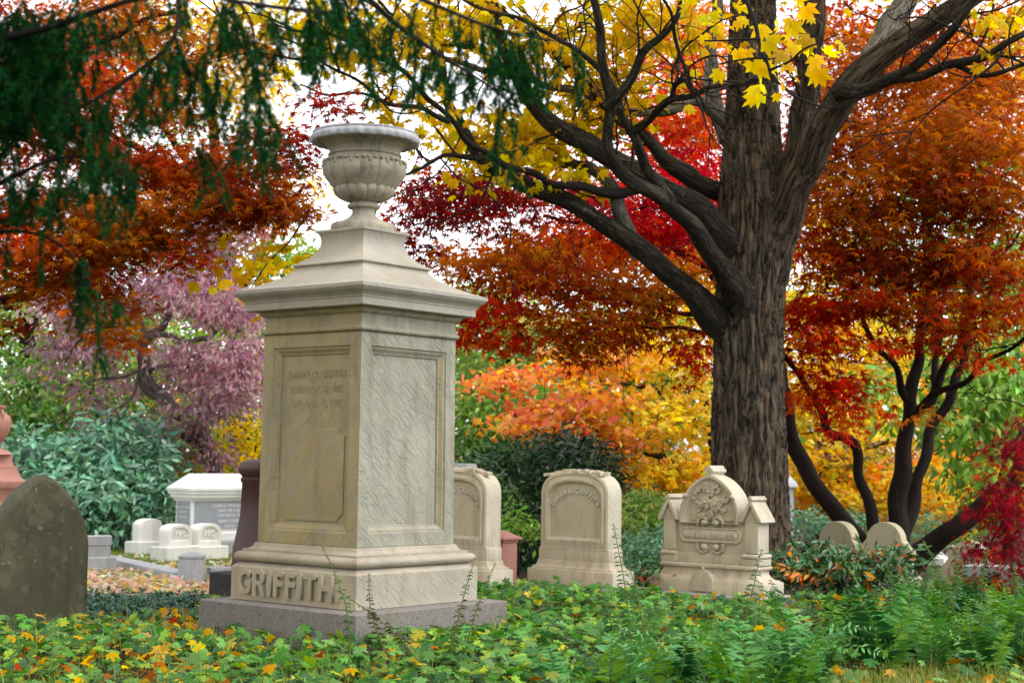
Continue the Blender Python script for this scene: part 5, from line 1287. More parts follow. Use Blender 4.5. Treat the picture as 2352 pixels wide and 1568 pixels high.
bush('green_tree', 'light green tree right behind the urn monument', 'tree', (1150, 1190, 33), [[(1150, 1220, 33, 50), (1160, 900, 33, 36), (1180, 700, 33, 20), (1200, 560, 33, 12)]],
     [(1120, 800, 33, 110, 70, 1.3, 1100, 'lime'), (1090, 900, 32.5, 90, 80, 1.3, 1000, 'palegreen'), (1180, 950, 32, 110, 70, 1.3, 1000, 'lime'), (1230, 820, 33, 110, 70, 1.2, 900, 'palegreen'), (1120, 1010, 32, 90, 50, 1.2, 800, 'green'), (1080, 700, 33, 60, 60, 1.0, 380, 'palegreen'), (1240, 720, 33, 120, 60, 1.0, 420, 'gold'), (1300, 900, 33, 100, 60, 1.0, 500, 'lime')],
     OVAL, 0.19, M_green, group=GB, view=0.5)
bush('golden_maple', 'golden maple tipped with coral, between the monument and the big trunk', 'tree', (1640, 1230, 26.5), [[(1660, 1260, 26.5, 54), (1650, 1130, 26.5, 44), (1640, 1000, 26.5, 30), (1600, 860, 26.5, 18), (1540, 760, 26.5, 10)], [(1650, 1100, 26.5, 16), (1570, 1070, 26, 14), (1500, 1045, 25.7, 11), (1440, 1030, 25.4, 7), (1340, 1000, 25, 4)], [(1640, 1010, 26.5, 14), (1560, 935, 26, 11), (1480, 890, 25.6, 7), (1400, 880, 25.2, 4)], [(1640, 1060, 26.3, 10), (1520, 1085, 25.8, 8), (1420, 1080, 25.4, 5), (1300, 1090, 25.2, 3)]],
     [(1180, 880, 24.8, 80, 40, 0.7, 620, 'coral'), (1260, 960, 24.8, 110, 45, 0.8, 900, 'coral'), (1200, 985, 24.8, 60, 18, 0.5, 260, 'coral'), (1340, 930, 25, 110, 50, 0.9, 900, 'coral'), (1420, 850, 25.5, 130, 60, 1.0, 1100, 'goldcoral'), (1530, 830, 26, 110, 70, 1.0, 1100, 'gold'), (1480, 960, 25.5, 130, 60, 1.0, 1300, 'gold'), (1590, 950, 26, 60, 80, 0.9, 900, 'gold'), (1380, 1015, 25.2, 130, 40, 0.9, 1000, 'coral'), (1540, 1060, 25.8, 100, 50, 0.9, 1100, 'gold'), (1470, 1100, 25.5, 90, 40, 0.8, 800, 'goldcoral'), (1580, 1130, 26, 70, 60, 0.8, 900, 'goldcoral'), (1500, 1150, 25.6, 70, 30, 0.6, 420, 'gold'), (1330, 830, 25.5, 110, 40, 0.8, 500, 'coral'), (1600, 700, 27, 60, 80, 0.8, 500, 'gold'), (1420, 770, 26.5, 120, 40, 0.8, 400, 'goldcoral'), (1530, 700, 27, 90, 50, 0.8, 380, 'gold'), (1290, 1040, 25.2, 50, 12, 0.4, 120, 'coral')],
     MAPLE, 0.14, M_leaf, group=GB, spread=0.22, flat=0.30, view=0.30, sub=30, thin=0.62)
bush('golden_maple', 'golden yellow maple seen through the stems of the red maple', 'tree', (1900, 1260, 28), [[(1900, 1280, 28, 40), (1880, 1150, 28, 30), (1890, 1000, 28, 20), (1900, 860, 28, 10)], [(1885, 1080, 28, 10), (1960, 1035, 27.8, 8), (2040, 1020, 27.6, 4)]],
     [(1880, 680, 29, 90, 70, 1.0, 800, 'gold'), (1960, 830, 28, 100, 80, 1.0, 1200, 'gold'), (1860, 860, 28, 70, 70, 1.0, 700, 'gold'), (1900, 960, 28, 110, 70, 1.0, 1200, 'gold'), (1990, 1000, 27.5, 100, 60, 1.0, 1000, 'gold'), (1880, 1080, 27.5, 100, 70, 1.0, 1300, 'gold'), (1980, 1110, 27, 100, 60, 1.0, 1100, 'goldcoral'), (2130, 1130, 27, 120, 70, 1.0, 1300, 'gold'), (2220, 1060, 27.5, 100, 60, 1.0, 900, 'goldcoral'), (1850, 1160, 27.5, 70, 50, 0.8, 600, 'goldcoral'), (2060, 880, 28, 90, 80, 1.0, 800, 'gold'), (1980, 1180, 27, 80, 40, 0.8, 500, 'gold'), (2150, 1190, 27, 90, 40, 0.8, 600, 'goldcoral'), (2320, 1080, 28, 70, 90, 0.8, 600, 'coral'), (2040, 760, 29, 100, 60, 0.9, 500, 'gold'), (1960, 1040, 27.3, 60, 25, 0.5, 180, 'mauve')],
     MAPLE, 0.14, M_leaf, group=GB, spread=0.22, flat=0.30, view=0.30, sub=30, thin=0.70)
bush('green_tree', 'lime green tree with big drooping leaves at the frame edge', 'tree', (2300, 1240, 24), [[(2320, 1270, 24, 36), (2310, 1100, 24, 28), (2330, 900, 24, 18), (2340, 700, 24, 10)], [(2315, 1060, 24, 12), (2260, 1000, 23.8, 9), (2180, 960, 23.6, 5)]],
     [(2260, 900, 23.6, 90, 60, 0.9, 620, 'lime'), (2200, 980, 23.5, 80, 50, 0.8, 340, 'lime'), (2300, 1000, 23.6, 80, 60, 0.8, 420, 'lime'), (2040, 880, 23.8, 50, 45, 0.5, 130, 'lime'), (2050, 960, 23.8, 40, 35, 0.4, 90, 'lime'), (2240, 1080, 23.5, 90, 40, 0.7, 260, 'lime'), (2330, 800, 24, 60, 80, 0.8, 360, 'lime'), (2330, 640, 24.5, 60, 70, 0.8, 300, 'lime'), (2200, 830, 24, 80, 50, 0.7, 240, 'lime'), (2340, 900, 23.4, 60, 60, 0.7, 260, 'lime'), (2280, 1150, 23.6, 80, 40, 0.6, 220, 'green')],
     DROOP, 0.19, M_green, group=GB, spread=0.22, up=0.5, droop=1.0, view=0.5, tw_every=4)
bush('yew_shrub', 'dark green yew behind the round-topped headstones', 'shrub', (1230, 1300, 21.5), [[(1230, 1320, 21.5, 30), (1240, 1200, 21.5, 22), (1250, 1080, 21.5, 12)]],
     [(1310, 1090, 21.5, 100, 80, 1.0, 2300, 'yew'), (1230, 1190, 21, 120, 70, 0.9, 2200, 'yew'), (1120, 1120, 21.5, 100, 80, 0.9, 1700, 'darkgreen'), (1190, 1080, 22, 90, 60, 0.8, 1100, 'darkgreen'), (1200, 1270, 20.5, 110, 45, 0.8, 1500, 'yew'), (1360, 1170, 21.5, 60, 90, 0.7, 1000, 'yew'), (1280, 1030, 22, 70, 40, 0.7, 600, 'yew'), (1400, 1230, 21.2, 60, 70, 0.7, 800, 'yew'), (1470, 1180, 22, 70, 60, 0.6, 700, 'yew')],
     lance(0.22), 0.15, M_gloss, spread=0.14, up=0.4, rnd=0.8, tw_every=0)
bush('leafy_shrub', 'light green shrub peeping between the round headstone and its dark yew', 'shrub', (1185, 1290, 19.0), [[(1185, 1320, 19, 8), (1190, 1260, 19, 5), (1200, 1220, 19, 3)]],
     [(1175, 1190, 19.2, 45, 40, 0.4, 320, 'lime'), (1210, 1230, 19.0, 28, 30, 0.3, 150, 'lime'), (1160, 1130, 19.6, 30, 25, 0.3, 120, 'green')], OVAL, 0.10, M_green, spread=0.10, tw_every=0)
bush('leafy_shrub', 'pale green shrub between the two cream headstones', 'shrub', (1490, 1290, 19.0), [[(1490, 1330, 19, 10), (1490, 1240, 19, 7), (1495, 1180, 19, 4)]],
     [(1480, 1180, 19, 55, 45, 0.6, 620, 'palegreen'), (1520, 1230, 18.8, 40, 45, 0.5, 420, 'lime'), (1465, 1225, 18.9, 35, 40, 0.5, 300, 'palegreen'), (1500, 1140, 19.2, 30, 18, 0.4, 150, 'lime')], OVAL, 0.10, M_green, spread=0.11, tw_every=0)
bush('variegated_shrub', 'blue-green low shrub in front of the pale green one', 'shrub', (1490, 1320, 17.8), [[(1490, 1350, 17.8, 8), (1490, 1300, 17.8, 5), (1495, 1250, 17.8, 3)]],
     [(1490, 1260, 17.8, 60, 42, 0.5, 800, 'bluegreen'), (1525, 1285, 17.5, 35, 30, 0.4, 320, 'bluegreen'), (1460, 1275, 17.6, 30, 30, 0.4, 260, 'bluegreen')], SMALL, 0.075, M_green, spread=0.10, tw_every=0)
bush('low_shrub', 'low dark broad-leaved shrub beside the gothic headstone base', 'shrub', (1490, 1345, 16.4), [[(1490, 1370, 16.4, 6), (1490, 1330, 16.4, 4), (1500, 1300, 16.4, 3)]],
     [(1490, 1325, 16.4, 50, 24, 0.35, 300, 'leuco'), (1520, 1310, 16.2, 22, 30, 0.3, 110, 'leuco')], LANCE, 0.11, M_gloss, spread=0.10, tw_every=2, view=0.5)
bush('variegated_shrub', 'blue-green shrubs beyond the tan headstones under the red maple', 'shrub', (1900, 1270, 22.0), [[(1900, 1300, 22, 8), (1900, 1260, 22, 5), (1905, 1230, 22, 3)]],
     [(1860, 1210, 22, 50, 35, 0.5, 600, 'bluegreen'), (1960, 1215, 22, 60, 30, 0.5, 600, 'bluegreen'), (2110, 1210, 23, 50, 40, 0.5, 420, 'bluegreen'), (2200, 1240, 23, 50, 30, 0.5, 360, 'green')], SMALL, 0.085, M_green, spread=0.11, tw_every=0)
bush('leucothoe_shrub', 'low glossy dark shrub catching orange leaves, in front of the tan headstones', 'shrub', (1930, 1360, 16.2), [[(1930, 1400, 16.2, 8), (1930, 1340, 16.2, 5), (1935, 1300, 16.2, 3)], [(1850, 1390, 16.2, 6), (1840, 1320, 16.2, 4), (1830, 1285, 16.2, 3)], [(2010, 1390, 16.2, 6), (2020, 1320, 16.2, 4), (2040, 1285, 16.2, 3)]],
     [(1850, 1290, 16.2, 70, 35, 0.5, 420, 'leuco'), (1950, 1300, 16.0, 80, 40, 0.5, 520, 'leuco'), (2040, 1290, 16.0, 55, 35, 0.4, 300, 'leuco'), (1930, 1340, 15.9, 130, 28, 0.4, 420, 'darkgreen'), (1940, 1325, 15.8, 100, 20, 0.3, 60, 'orange'), (1860, 1310, 15.8, 40, 14, 0.2, 30, 'orange')], LANCE, 0.12, M_gloss, spread=0.10, tw_every=2, view=0.4, up=0.5)
bush('rhododendron', 'large blue-green rhododendron behind the small white headstones', 'shrub', (200, 1255, 24.0), [[(200, 1270, 24, 22), (205, 1150, 24, 16), (230, 1050, 24, 10)], [(120, 1270, 24, 18), (90, 1130, 24, 12), (80, 1060, 24, 8)], [(290, 1270, 24, 18), (320, 1150, 24, 12), (340, 1080, 24, 8)]],
     [(120, 1070, 24, 130, 70, 1.1, 1100, 'rhodo'), (240, 1040, 24, 110, 60, 1.0, 800, 'rhodo'), (200, 1130, 23.4, 150, 60, 1.1, 1300, 'rhodo'), (310, 1130, 23.6, 90, 60, 1.0, 800, 'rhodo'), (60, 1040, 24, 70, 50, 0.9, 500, 'rhodo'), (290, 1000, 24.2, 90, 45, 0.9, 420, 'rhodo'), (270, 1200, 23.4, 100, 40, 0.9, 600, 'rhodo'), (350, 1060, 24, 60, 50, 0.8, 400, 'rhodo'), (60, 1130, 23.8, 90, 70, 0.9, 600, 'rhodo'), (170, 1215, 23.6, 120, 40, 0.8, 500, 'darkgreen'), (370, 1180, 24, 40, 50, 0.6, 260, 'darkgreen')],
     LANCE, 0.19, M_gloss, spread=0.17, sub=9, up=0.45, view=0.35, rnd=0.55, droop=0.5, tw_every=0, shell=0.5)
bush('forsythia', 'yellow shrub beside the monument, behind the white tomb', 'shrub', (550, 1180, 26.0), [[(550, 1240, 26, 10), (545, 1120, 26, 8), (540, 1020, 26, 5)], [(560, 1240, 26, 8), (580, 1080, 26, 6), (590, 980, 26, 3)]],
     [(560, 980, 26, 45, 45, 0.7, 620, 'forsythia'), (530, 1050, 25.8, 55, 35, 0.7, 560, 'forsythia'), (580, 1060, 25.6, 40, 50, 0.6, 560, 'forsythia'), (450, 1085, 26, 90, 20, 0.5, 360, 'greenyellow'), (500, 1000, 26.2, 40, 35, 0.5, 160, 'forsythia'), (420, 1070, 26.4, 60, 25, 0.5, 160, 'rust')], SMALL, 0.10, M_leaf, spread=0.13, tw_every=3)
# crimson laceleaf maple at the right edge
bush('laceleaf_maple', 'crimson laceleaf maple weeping over the ferns at the frame edge', 'tree', (2420, 1330, 14.5), [[(2440, 1420, 14.5, 50), (2430, 1200, 14.5, 40), (2420, 1020, 14.5, 24), (2370, 980, 14.4, 12), (2320, 1010, 14.2, 6)], [(2430, 1180, 14.5, 18), (2350, 1160, 14.3, 11), (2290, 1220, 14.1, 6), (2260, 1290, 14, 3)]],
     [(2320, 1040, 14.2, 45, 40, 0.4, 260, 'lace'), (2300, 1120, 14.1, 50, 40, 0.4, 320, 'lace'), (2335, 1180, 14.0, 50, 60, 0.4, 420, 'lace'), (2280, 1200, 14.0, 40, 40, 0.35, 260, 'lace'), (2310, 1270, 13.9, 50, 45, 0.35, 360, 'lace'), (2255, 1260, 13.9, 25, 25, 0.25, 110, 'lace'), (2345, 1000, 14.2, 25, 50, 0.3, 160, 'lace'), (2420, 1100, 14.3, 60, 160, 0.6, 500, 'lace'), (2290, 1320, 13.8, 40, 20, 0.3, 120, 'lace')],
     star([(0, 1.0), (16, .12), (30, .95), (46, .12), (60, .82), (76, .1), (92, .6), (180, .05)], droop=0.5), 0.12, M_leaf, spread=0.12, flat=0.35, sub=26, thin=0.62, up=0.8, droop=0.7, tw_every=3)

bush('orange_tree', 'tall orange and yellow-green tree far behind the red maple', 'tree', (2150, 1200, 30), [[(2150, 1240, 30, 50), (2140, 900, 30, 40), (2130, 500, 30, 30), (2120, 150, 30, 18)]],
     [(1950, 120, 30, 150, 100, 1.5, 700, 'rust'), (2150, 200, 30, 170, 110, 1.5, 900, 'rust'), (2300, 120, 30, 130, 110, 1.5, 600, 'goldcoral'), (2000, 350, 30, 170, 110, 1.5, 900, 'brown'), (2200, 420, 30, 180, 110, 1.5, 900, 'greenyellow'), (1900, 520, 30, 100, 90, 1.3, 500, 'gold'), (2100, 600, 30, 170, 90, 1.4, 700, 'greenyellow'), (2290, 600, 30, 120, 100, 1.4, 600, 'palegreen'), (1560, 330, 29, 110, 110, 1.3, 700, 'redorange'), (1600, 130, 29, 90, 110, 1.3, 500, 'orange'), (1450, 560, 29, 190, 70, 1.3, 800, 'redorange'), (1600, 600, 29, 90, 70, 1.2, 420, 'gold'), (1300, 600, 29, 140, 50, 1.2, 420, 'rust'), (2330, 300, 30, 90, 90, 1.2, 420, 'orange')],
     OVAL, 0.21, M_leaf, group=GB, spread=0.3, view=0.4, thin=2.3)
bush('amber_tree', 'tall amber and yellow tree far behind the spruce boughs', 'tree', (200, 1180, 34), [[(200, 1220, 34, 50), (210, 800, 34, 40), (220, 400, 34, 28), (230, 60, 34, 14)]],
     [(60, 120, 34, 130, 120, 1.6, 1200, 'umber'), (230, 60, 34, 150, 90, 1.6, 1200, 'brown'), (200, 220, 34, 150, 80, 1.6, 900, 'umber'), (430, 200, 34, 120, 80, 1.4, 500, 'goldbrown'), (400, 60, 34, 140, 80, 1.5, 700, 'gold'), (540, 60, 34, 110, 70, 1.4, 450, 'yellow'), (120, 330, 34, 150, 110, 1.6, 900, 'rust'), (330, 420, 34, 170, 70, 1.5, 900, 'brown'), (520, 380, 34, 130, 70, 1.4, 600, 'brown'), (90, 520, 34, 150, 80, 1.5, 800, 'brown'), (300, 580, 34, 150, 60, 1.4, 600, 'greenyellow'), (560, 500, 34, 110, 50, 1.3, 420, 'rust'), (640, 100, 34, 80, 80, 1.2, 160, 'yellow')],
     OVAL, 0.22, M_leaf, group=GB, spread=0.32, view=0.4)
# the wood that closes the view
wcl = []
rw = random.Random(11)
for i in range(46):
    x = -150 + 2650 * i / 45 + rw.uniform(-40, 40)
    for y, ry in ((760, 110), (930, 110), (1080, 90)):
        if y == 760 and 560 < x < 1040: continue
        pk = rw.choice(['green', 'greenyellow', 'palegreen', 'greenyellow'] if x < 1500 else ['gold', 'goldcoral', 'palegreen', 'greenyellow', 'orange'])
        wcl.append((x, y + rw.uniform(-40, 40), rw.uniform(44, 52), 90, ry, 2.0, 190, pk))
bt, _ = foliage(wcl, PAL, OVAL, 0.42, spread=0.5, flat=0.7, sub=10, up=0.5, view=0.7, rnd=0.7, shell=0.2)
o = leaf_object('woodland', bt, M_leaf)
tag(o, 'mixed autumn woodland closing the view behind the graves', 'woodland')

# ------------------------------------------------------------------ spruce boughs hanging in from the upper left
b0 = at(-330, 1500, 5.4)
sp = thing('spruce_tree', 'dark spruce whose drooping boughs hang into the top of the picture', 'tree', (b0.x, b0.y, 0))
limb(sp, [(-330, 1560, 5.4, 330), (-320, 900, 5.4, 300), (-300, 300, 5.4, 270), (-280, -300, 5.4, 230), (-270, -700, 5.4, 190)], M_twig, name='trunk', n=20, k=6)
SPC = [(0.020, 0.085, 0.022, 3), (0.022, 0.10, 0.045, 2), (0.010, 0.045, 0.012, 2), (0.045, 0.13, 0.02, 1)]
SB = [  # boughs: (px, py, depth, width), then hanging branchlets per bough
    [(-290, 240, 5.3, 40), (-120, 140, 5.0, 30), (20, 82, 4.7, 22), (120, 52, 4.6, 17), (240, 24, 4.5, 13), (350, 4, 4.4, 11), (480, -10, 4.4, 9), (640, 10, 4.5, 10), (760, 30, 4.6, 6)],
    [(-290, 20, 5.3, 60), (-60, -60, 5.0, 46), (200, -110, 4.7, 36), (500, -110, 4.6, 26), (760, -50, 4.7, 18), (930, 60, 4.9, 12), (1060, 160, 5.0, 8), (1190, 262, 5.1, 4)],
    [(420, -110, 4.7, 16), (404, 0, 4.6, 12), (396, 86, 4.5, 11), (330, 150, 4.5, 10), (255, 205, 4.5, 10), (198, 240, 4.5, 8), (150, 262, 4.5, 5)],
    [(-290, 520, 5.3, 40), (-120, 470, 5.0, 22), (20, 420, 4.7, 12), (110, 375, 4.6, 9), (200, 356, 4.5, 7), (270, 370, 4.4, 7), (318, 430, 4.4, 4)],
    [(-290, 480, 5.3, 50), (-100, 300, 5.0, 34), (20, 240, 4.8, 24), (90, 220, 4.7, 16), (170, 260, 4.6, 8)],
    [(-290, 640, 5.3, 30), (-100, 560, 5.0, 14), (60, 540, 4.8, 8), (150, 575, 4.7, 6), (200, 640, 4.6, 4), (245, 700, 4.6, 3)],
    [(600, -120, 4.7, 18), (800, -60, 4.8, 13), (1000, 10, 5.0, 10), (1130, 60, 5.1, 7), (1240, 90, 5.2, 5), (1330, 110, 5.3, 3)],
    [(760, -80, 4.6, 12), (790, 0, 4.6, 9), (830, 60, 4.6, 7), (865, 100, 4.6, 4)],
    [(480, -60, 4.5, 10), (560, 30, 4.5, 8), (580, 130, 4.5, 6), (600, 240, 4.5, 4)],
]
NV, NT_, NC = [], [], []
tparts = []
def needles(pts, n_per_m=560, nl=0.021, cone=0.75):
    """thin needles set round a branchlet polyline"""
    P = catmull([np.array(p, float) for p in pts], 4)
    T = unit(np.gradient(P, axis=0)); seg = np.linalg.norm(np.diff(P, axis=0), axis=1); L = seg.sum()
    n = max(8, int(L * n_per_m))
    u = np.sort(rng.random(n)) * (len(P) - 1.001); i = u.astype(int); f = (u - i)[:, None]
    Q = P[i] * (1 - f) + P[i + 1] * f; t = T[i]
    r = unit(rng.standard_normal((n, 3))); r = unit(r - t * np.sum(r * t, 1, keepdims=True))
    d = unit(t * (0.55 + 0.3 * rng.random((n, 1))) + r * cone)
    s = unit(np.cross(d, rng.standard_normal((n, 3)))) * 0.0021
    l = nl * (0.7 + 0.5 * rng.random((n, 1)))
    V = np.stack([Q - s, Q + s, Q + d * l], 1).reshape(-1, 3)
    base = sum(len(v) for v in NV)
    NV.append(V); NT_.append(np.arange(3 * n).reshape(-1, 3) + base)
    NC.append(np.repeat(pick(SPC, n, 0.22) * rng.uniform(0.7, 1.25), 3, axis=0))
def branchlet(s, d, L, depth=0):
    """a hanging twig with side twigs"""
    s = np.array(s, float); d = np.array(d, float) / np.linalg.norm(d)
    pts = [s]
    for i in range(4):
        d = d + np.array([0, 0, -0.22]) + 0.10 * rng.standard_normal(3); d /= np.linalg.norm(d)
        pts.append(pts[-1] + d * L / 4)
    needles(pts)
    tparts.append(wood_arrays(pts, [0.0026, 0.0024, 0.002, 0.0016, 0.001], 3, 2, 0, 0, 1))
    if depth == 0:
        for k in range(int(L / 0.035)):
            q = rng.integers(0, 4); a = pts[q] + (pts[q + 1] - pts[q]) * rng.random()
            sd_ = d + 0.9 * np.array([rng.standard_normal(), rng.standard_normal(), 0.1])
            branchlet(a, sd_, L * rng.uniform(0.25, 0.5), 1)
for bi, pts in enumerate(SB):
    limb(sp, pts, M_twig, name='bough', n=9, k=6, rough=0.1, wob=0.01)
    P = catmull([np.array(at(p[0], p[1], p[2])) for p in pts], 10)
    st = 14 if pts[0][0] < 0 else 4
    for p in P[st::(2 if bi in (1, 3, 6) else 3)]:
        px, py = proj(p)
        if not (-80 < px < 1420 and -200 < py < 800): continue
        if rng.random() < 0.30: continue
        branchlet(p, (0.35 * rng.standard_normal(), 0.35 * rng.standard_normal(), -1), rng.uniform(0.09, 0.24))
# the distinct hanging tassels
for (px, py, d, wpx, Lm, n) in ((110, 170, 4.6, 60, 0.22, 14), (70, 40, 4.8, 60, 0.26, 22), (20, 180, 4.8, 40, 0.26, 15), (30, 30, 4.9, 60, 0.3, 20), (200, 20, 4.6, 60, 0.16, 12), (130, 90, 4.7, 60, 0.2, 12), (150, 260, 4.6, 45, 0.16, 7), (455, 340, 4.5, 16, 0.15, 4), (585, 255, 4.5, 22, 0.20, 6), (560, 180, 4.5, 30, 0.16, 5), (625, 300, 4.5, 10, 0.12, 2), (455, 150, 4.5, 35, 0.18, 7), (390, 110, 4.5, 25, 0.16, 5), (240, 360, 4.45, 60, 0.13, 10), (300, 395, 4.4, 18, 0.10, 4), (190, 590, 4.6, 12, 0.14, 4), (240, 690, 4.6, 30, 0.07, 6), (215, 400, 4.5, 60, 0.10, 6),
                              (720, 0, 4.6, 70, 0.14, 9), (800, 30, 4.6, 40, 0.13, 6), (640, 20, 4.6, 50, 0.20, 7), (1000, 130, 5.0, 50, 0.13, 7), (1080, 180, 5.05, 45, 0.12, 8), (1150, 215, 5.1, 40, 0.10, 7), (1200, 100, 5.2, 60, 0.16, 12), (1160, 60, 5.1, 40, 0.18, 7), (1220, 160, 5.2, 30, 0.10, 5), (940, 60, 4.9, 50, 0.14, 6), (530, 30, 4.5, 40, 0.22, 7), (330, 180, 4.5, 40, 0.14, 5), (20, 400, 4.7, 50, 0.12, 3), (700, 60, 4.6, 40, 0.16, 5), (1120, 130, 5.1, 50, 0.12, 8), (90, 440, 4.6, 50, 0.10, 5)):
    for k in range(n):
        c = at(px + rng.normal() * wpx * 0.6, py + rng.normal() * wpx * 0.3, d + rng.normal() * 0.08)
        branchlet(c, (0.45 * rng.standard_normal() + 0.15, 0.45 * rng.standard_normal(), -1), Lm * rng.uniform(0.7, 1.15))
# the rest of its crown, beside and above the frame: coarser sprays that shade the graves
sV, _ = foliage([(x, y, d, rx, ry, r_, n_, 'yew') for x, y, d, rx, ry, r_, n_ in ((-620, 700, 5.0, 240, 700, 1.2, 1500), (-700, -300, 5.2, 400, 500, 1.5, 1500), (-200, -900, 5.4, 700, 420, 2.0, 2400), (500, -1000, 5.2, 700, 330, 1.8, 2000), (-900, 300, 3.2, 500, 900, 1.2, 1500), (200, -1700, 5.0, 1100, 420, 2.2, 1800))], PAL, lance(0.30), 0.24, spread=0.3, flat=0.4, sub=20, up=0.6, droop=0.9, keep=lambda P: np.array([not (-330 < proj(p)[0] < 2600 and proj(p)[1] > -330) for p in P]))
leaf_object('outer_boughs', sV, M_needle, sp)
me = np_mesh('needles', np.vstack(NV), np.vstack(NT_), np.vstack(NC))
tag(link('needles', me, M_needle, sp, world=True), kind='stuff')
tag(wood_object('twigs', tparts, M_twig, sp), kind='stuff')
print('needles', len(np.vstack(NT_)))

# ------------------------------------------------------------------ leafy ground cover, fallen leaves, grass
def blocked(P):
    """inside the footprint of a stone"""
    b = np.zeros(len(P), bool)
    for c, hx_, hy_, th in FOOT:
        d = P[:, :2] - np.array([c[0], c[1]])
        u = d[:, 0] * math.cos(th) + d[:, 1] * math.sin(th); v = -d[:, 0] * math.sin(th) + d[:, 1] * math.cos(th)
        b |= (abs(u) < hx_) & (abs(v) < hy_)
    return b
FOOT = [(MC, 0.84, 0.84, TH)] + [(o.location, 0.70 if 'gothic' not in o.name else 0.78, 0.36, TH) for o in bpy.data.objects if o.name.startswith(('round_headstone', 'gothic_headstone'))] + [(dk.location, 1.0, 0.32, RT)]
def patch(n, x0, x1, y0, y1, keep=None, wedge=True):
    x = rng.uniform(x0, x1, n); y = y0 + (y1 - y0) * rng.random(n) ** 1.0
    P = np.stack([x, y, np.zeros(n)], 1)
    ok = ~blocked(P)
    if wedge: ok &= (abs(x) < 0.36 * y + 0.4)
    if keep is not None: ok &= keep(P)
    return P[ok]
def hill(P): return 0.04 * np.sin(P[:, 0] * 1.7 + 1) + 0.03 * np.sin(P[:, 1] * 1.9) + 0.05 * np.sin(P[:, 0] * 5.3 + 2 * np.sin(P[:, 1] * 4.1)) * np.sin(P[:, 1] * 6.1 + P[:, 0])
GER = [(0.10, 0.25, 0.05, 4), (0.15, 0.32, 0.085, 3), (0.27, 0.40, 0.06, 1.8), (0.05, 0.14, 0.045, 2.5), (0.48, 0.46, 0.07, 0.3)]
def bed(P):   # where the green bed grows
    x, y = P[:, 0], P[:, 1]
    return (y < 15.2 + 0.15 * x) & ((x > -2.6) | (y < 12.2 + 0.35 * (x + 4))) & ((x < 2.2) | (rng.random(len(P)) < 0.3))
P = patch(30000, -4.6, 5.2, 7.9, 16.0, bed)
n = len(P)
P[:, 2] = 0.10 + 0.07 * rng.random(n) + hill(P) + 0.05 * (rng.random(n) < 0.15)
lf = P[:, 0] < -2.0
P[lf, 2] *= 0.75
batches = []
nr = np.array([0, -0.15, 1.0]) + 0.38 * rng.standard_normal((n, 3))
tp = rng.standard_normal((n, 3)) * np.array([1, 1, 0.1]) + np.array([0, -0.3, 0])
keepm = (rng.random(n) < np.where(lf, 0.60, 0.86) * np.clip(0.80 + 0.45 * np.sin(P[:, 0] * 3.1 + 1.3 * np.sin(P[:, 1] * 2.3)) * np.sin(P[:, 1] * 2.9 + P[:, 0] * 1.1), 0.3, 1.1))
batches.append(leaf_arrays(P[keepm], tp[keepm], nr[keepm], rng.uniform(0.045, 0.118, n)[keepm], pick(GER, n, 0.22)[keepm], GERAN))
print('bed leaves', keepm.sum())
bedo = leaf_object('ground_cover', batches, M_green)
tag(bedo, 'green lobed leaves of the ground cover round the monument', 'ground cover')
# stalks under the leaves
st = P[keepm][::3]; m = len(st)
off = np.stack([0.02 * rng.standard_normal(m), 0.02 * rng.standard_normal(m), -st[:, 2]], 1)
sV = np.stack([st + [-.0015, 0, 0], st + [.0015, 0, 0], st + off], 1).reshape(-1, 3)
me = np_mesh('leaf_stalks', sV, np.arange(3 * m).reshape(-1, 3), np.repeat(pick([(0.15, 0.22, 0.06)], m), 3, axis=0))
tag(tag(link('leaf_stalks', me, M_green), 'thin stalks of the ground cover', 'ground cover'), kind='stuff')

FALL = [(0.72, 0.44, 0.05, 3), (0.60, 0.28, 0.04, 2), (0.50, 0.22, 0.06, 2), (0.74, 0.52, 0.20, 1.5), (0.35, 0.14, 0.05, 1.5), (0.45, 0.06, 0.03, 0.4)]
P = patch(11000, -4.6, 5.2, 7.9, 15.5, lambda P: (P[:, 0] > -1.9) | (P[:, 1] < 13)); n = len(P)
k = rng.random(n) < np.where(P[:, 0] < -1.6, 0.55, 0.22); P = P[k]; n = len(P)
P[:, 2] = 0.03 + 0.15 * rng.random(n) * (rng.random(n) < 0.6)
nr = np.array([0, -0.1, 1]) + 0.55 * rng.standard_normal((n, 3))
o = leaf_object('fallen_leaves', [leaf_arrays(P, rng.standard_normal((n, 3)), nr, rng.uniform(0.055, 0.105, n), pick(FALL, n, 0.25), MAPLE)], M_leaf)
tag(o, 'yellow and brown fallen maple leaves lying through the ground cover', 'fallen leaves')
PALE = [(0.82, 0.64, 0.50, 3), (0.74, 0.50, 0.36, 2), (0.86, 0.76, 0.62, 3), (0.58, 0.36, 0.22, 1.0), (0.80, 0.62, 0.22, 0.8)]
P = patch(10000, -8.0, -1.2, 15.0, 21.5, None); n = len(P)
dens = np.clip(1.0 - abs(P[:, 1] - 16.6) / 3.6, 0.10, 1) ; P = P[rng.random(n) < dens]; n = len(P)
P[:, 2] = 0.012 + 0.03 * rng.random(n)
nr = np.array([0, -0.15, 1]) + 0.5 * rng.standard_normal((n, 3))
o = leaf_object('fallen_leaves', [leaf_arrays(P, rng.standard_normal((n, 3)), nr, rng.uniform(0.06, 0.11, n), pick(PALE, n, 0.2), MAPLE)], M_leaf)
tag(o, 'pale brown fallen leaves drifted over the lawn by the kerb', 'fallen leaves')

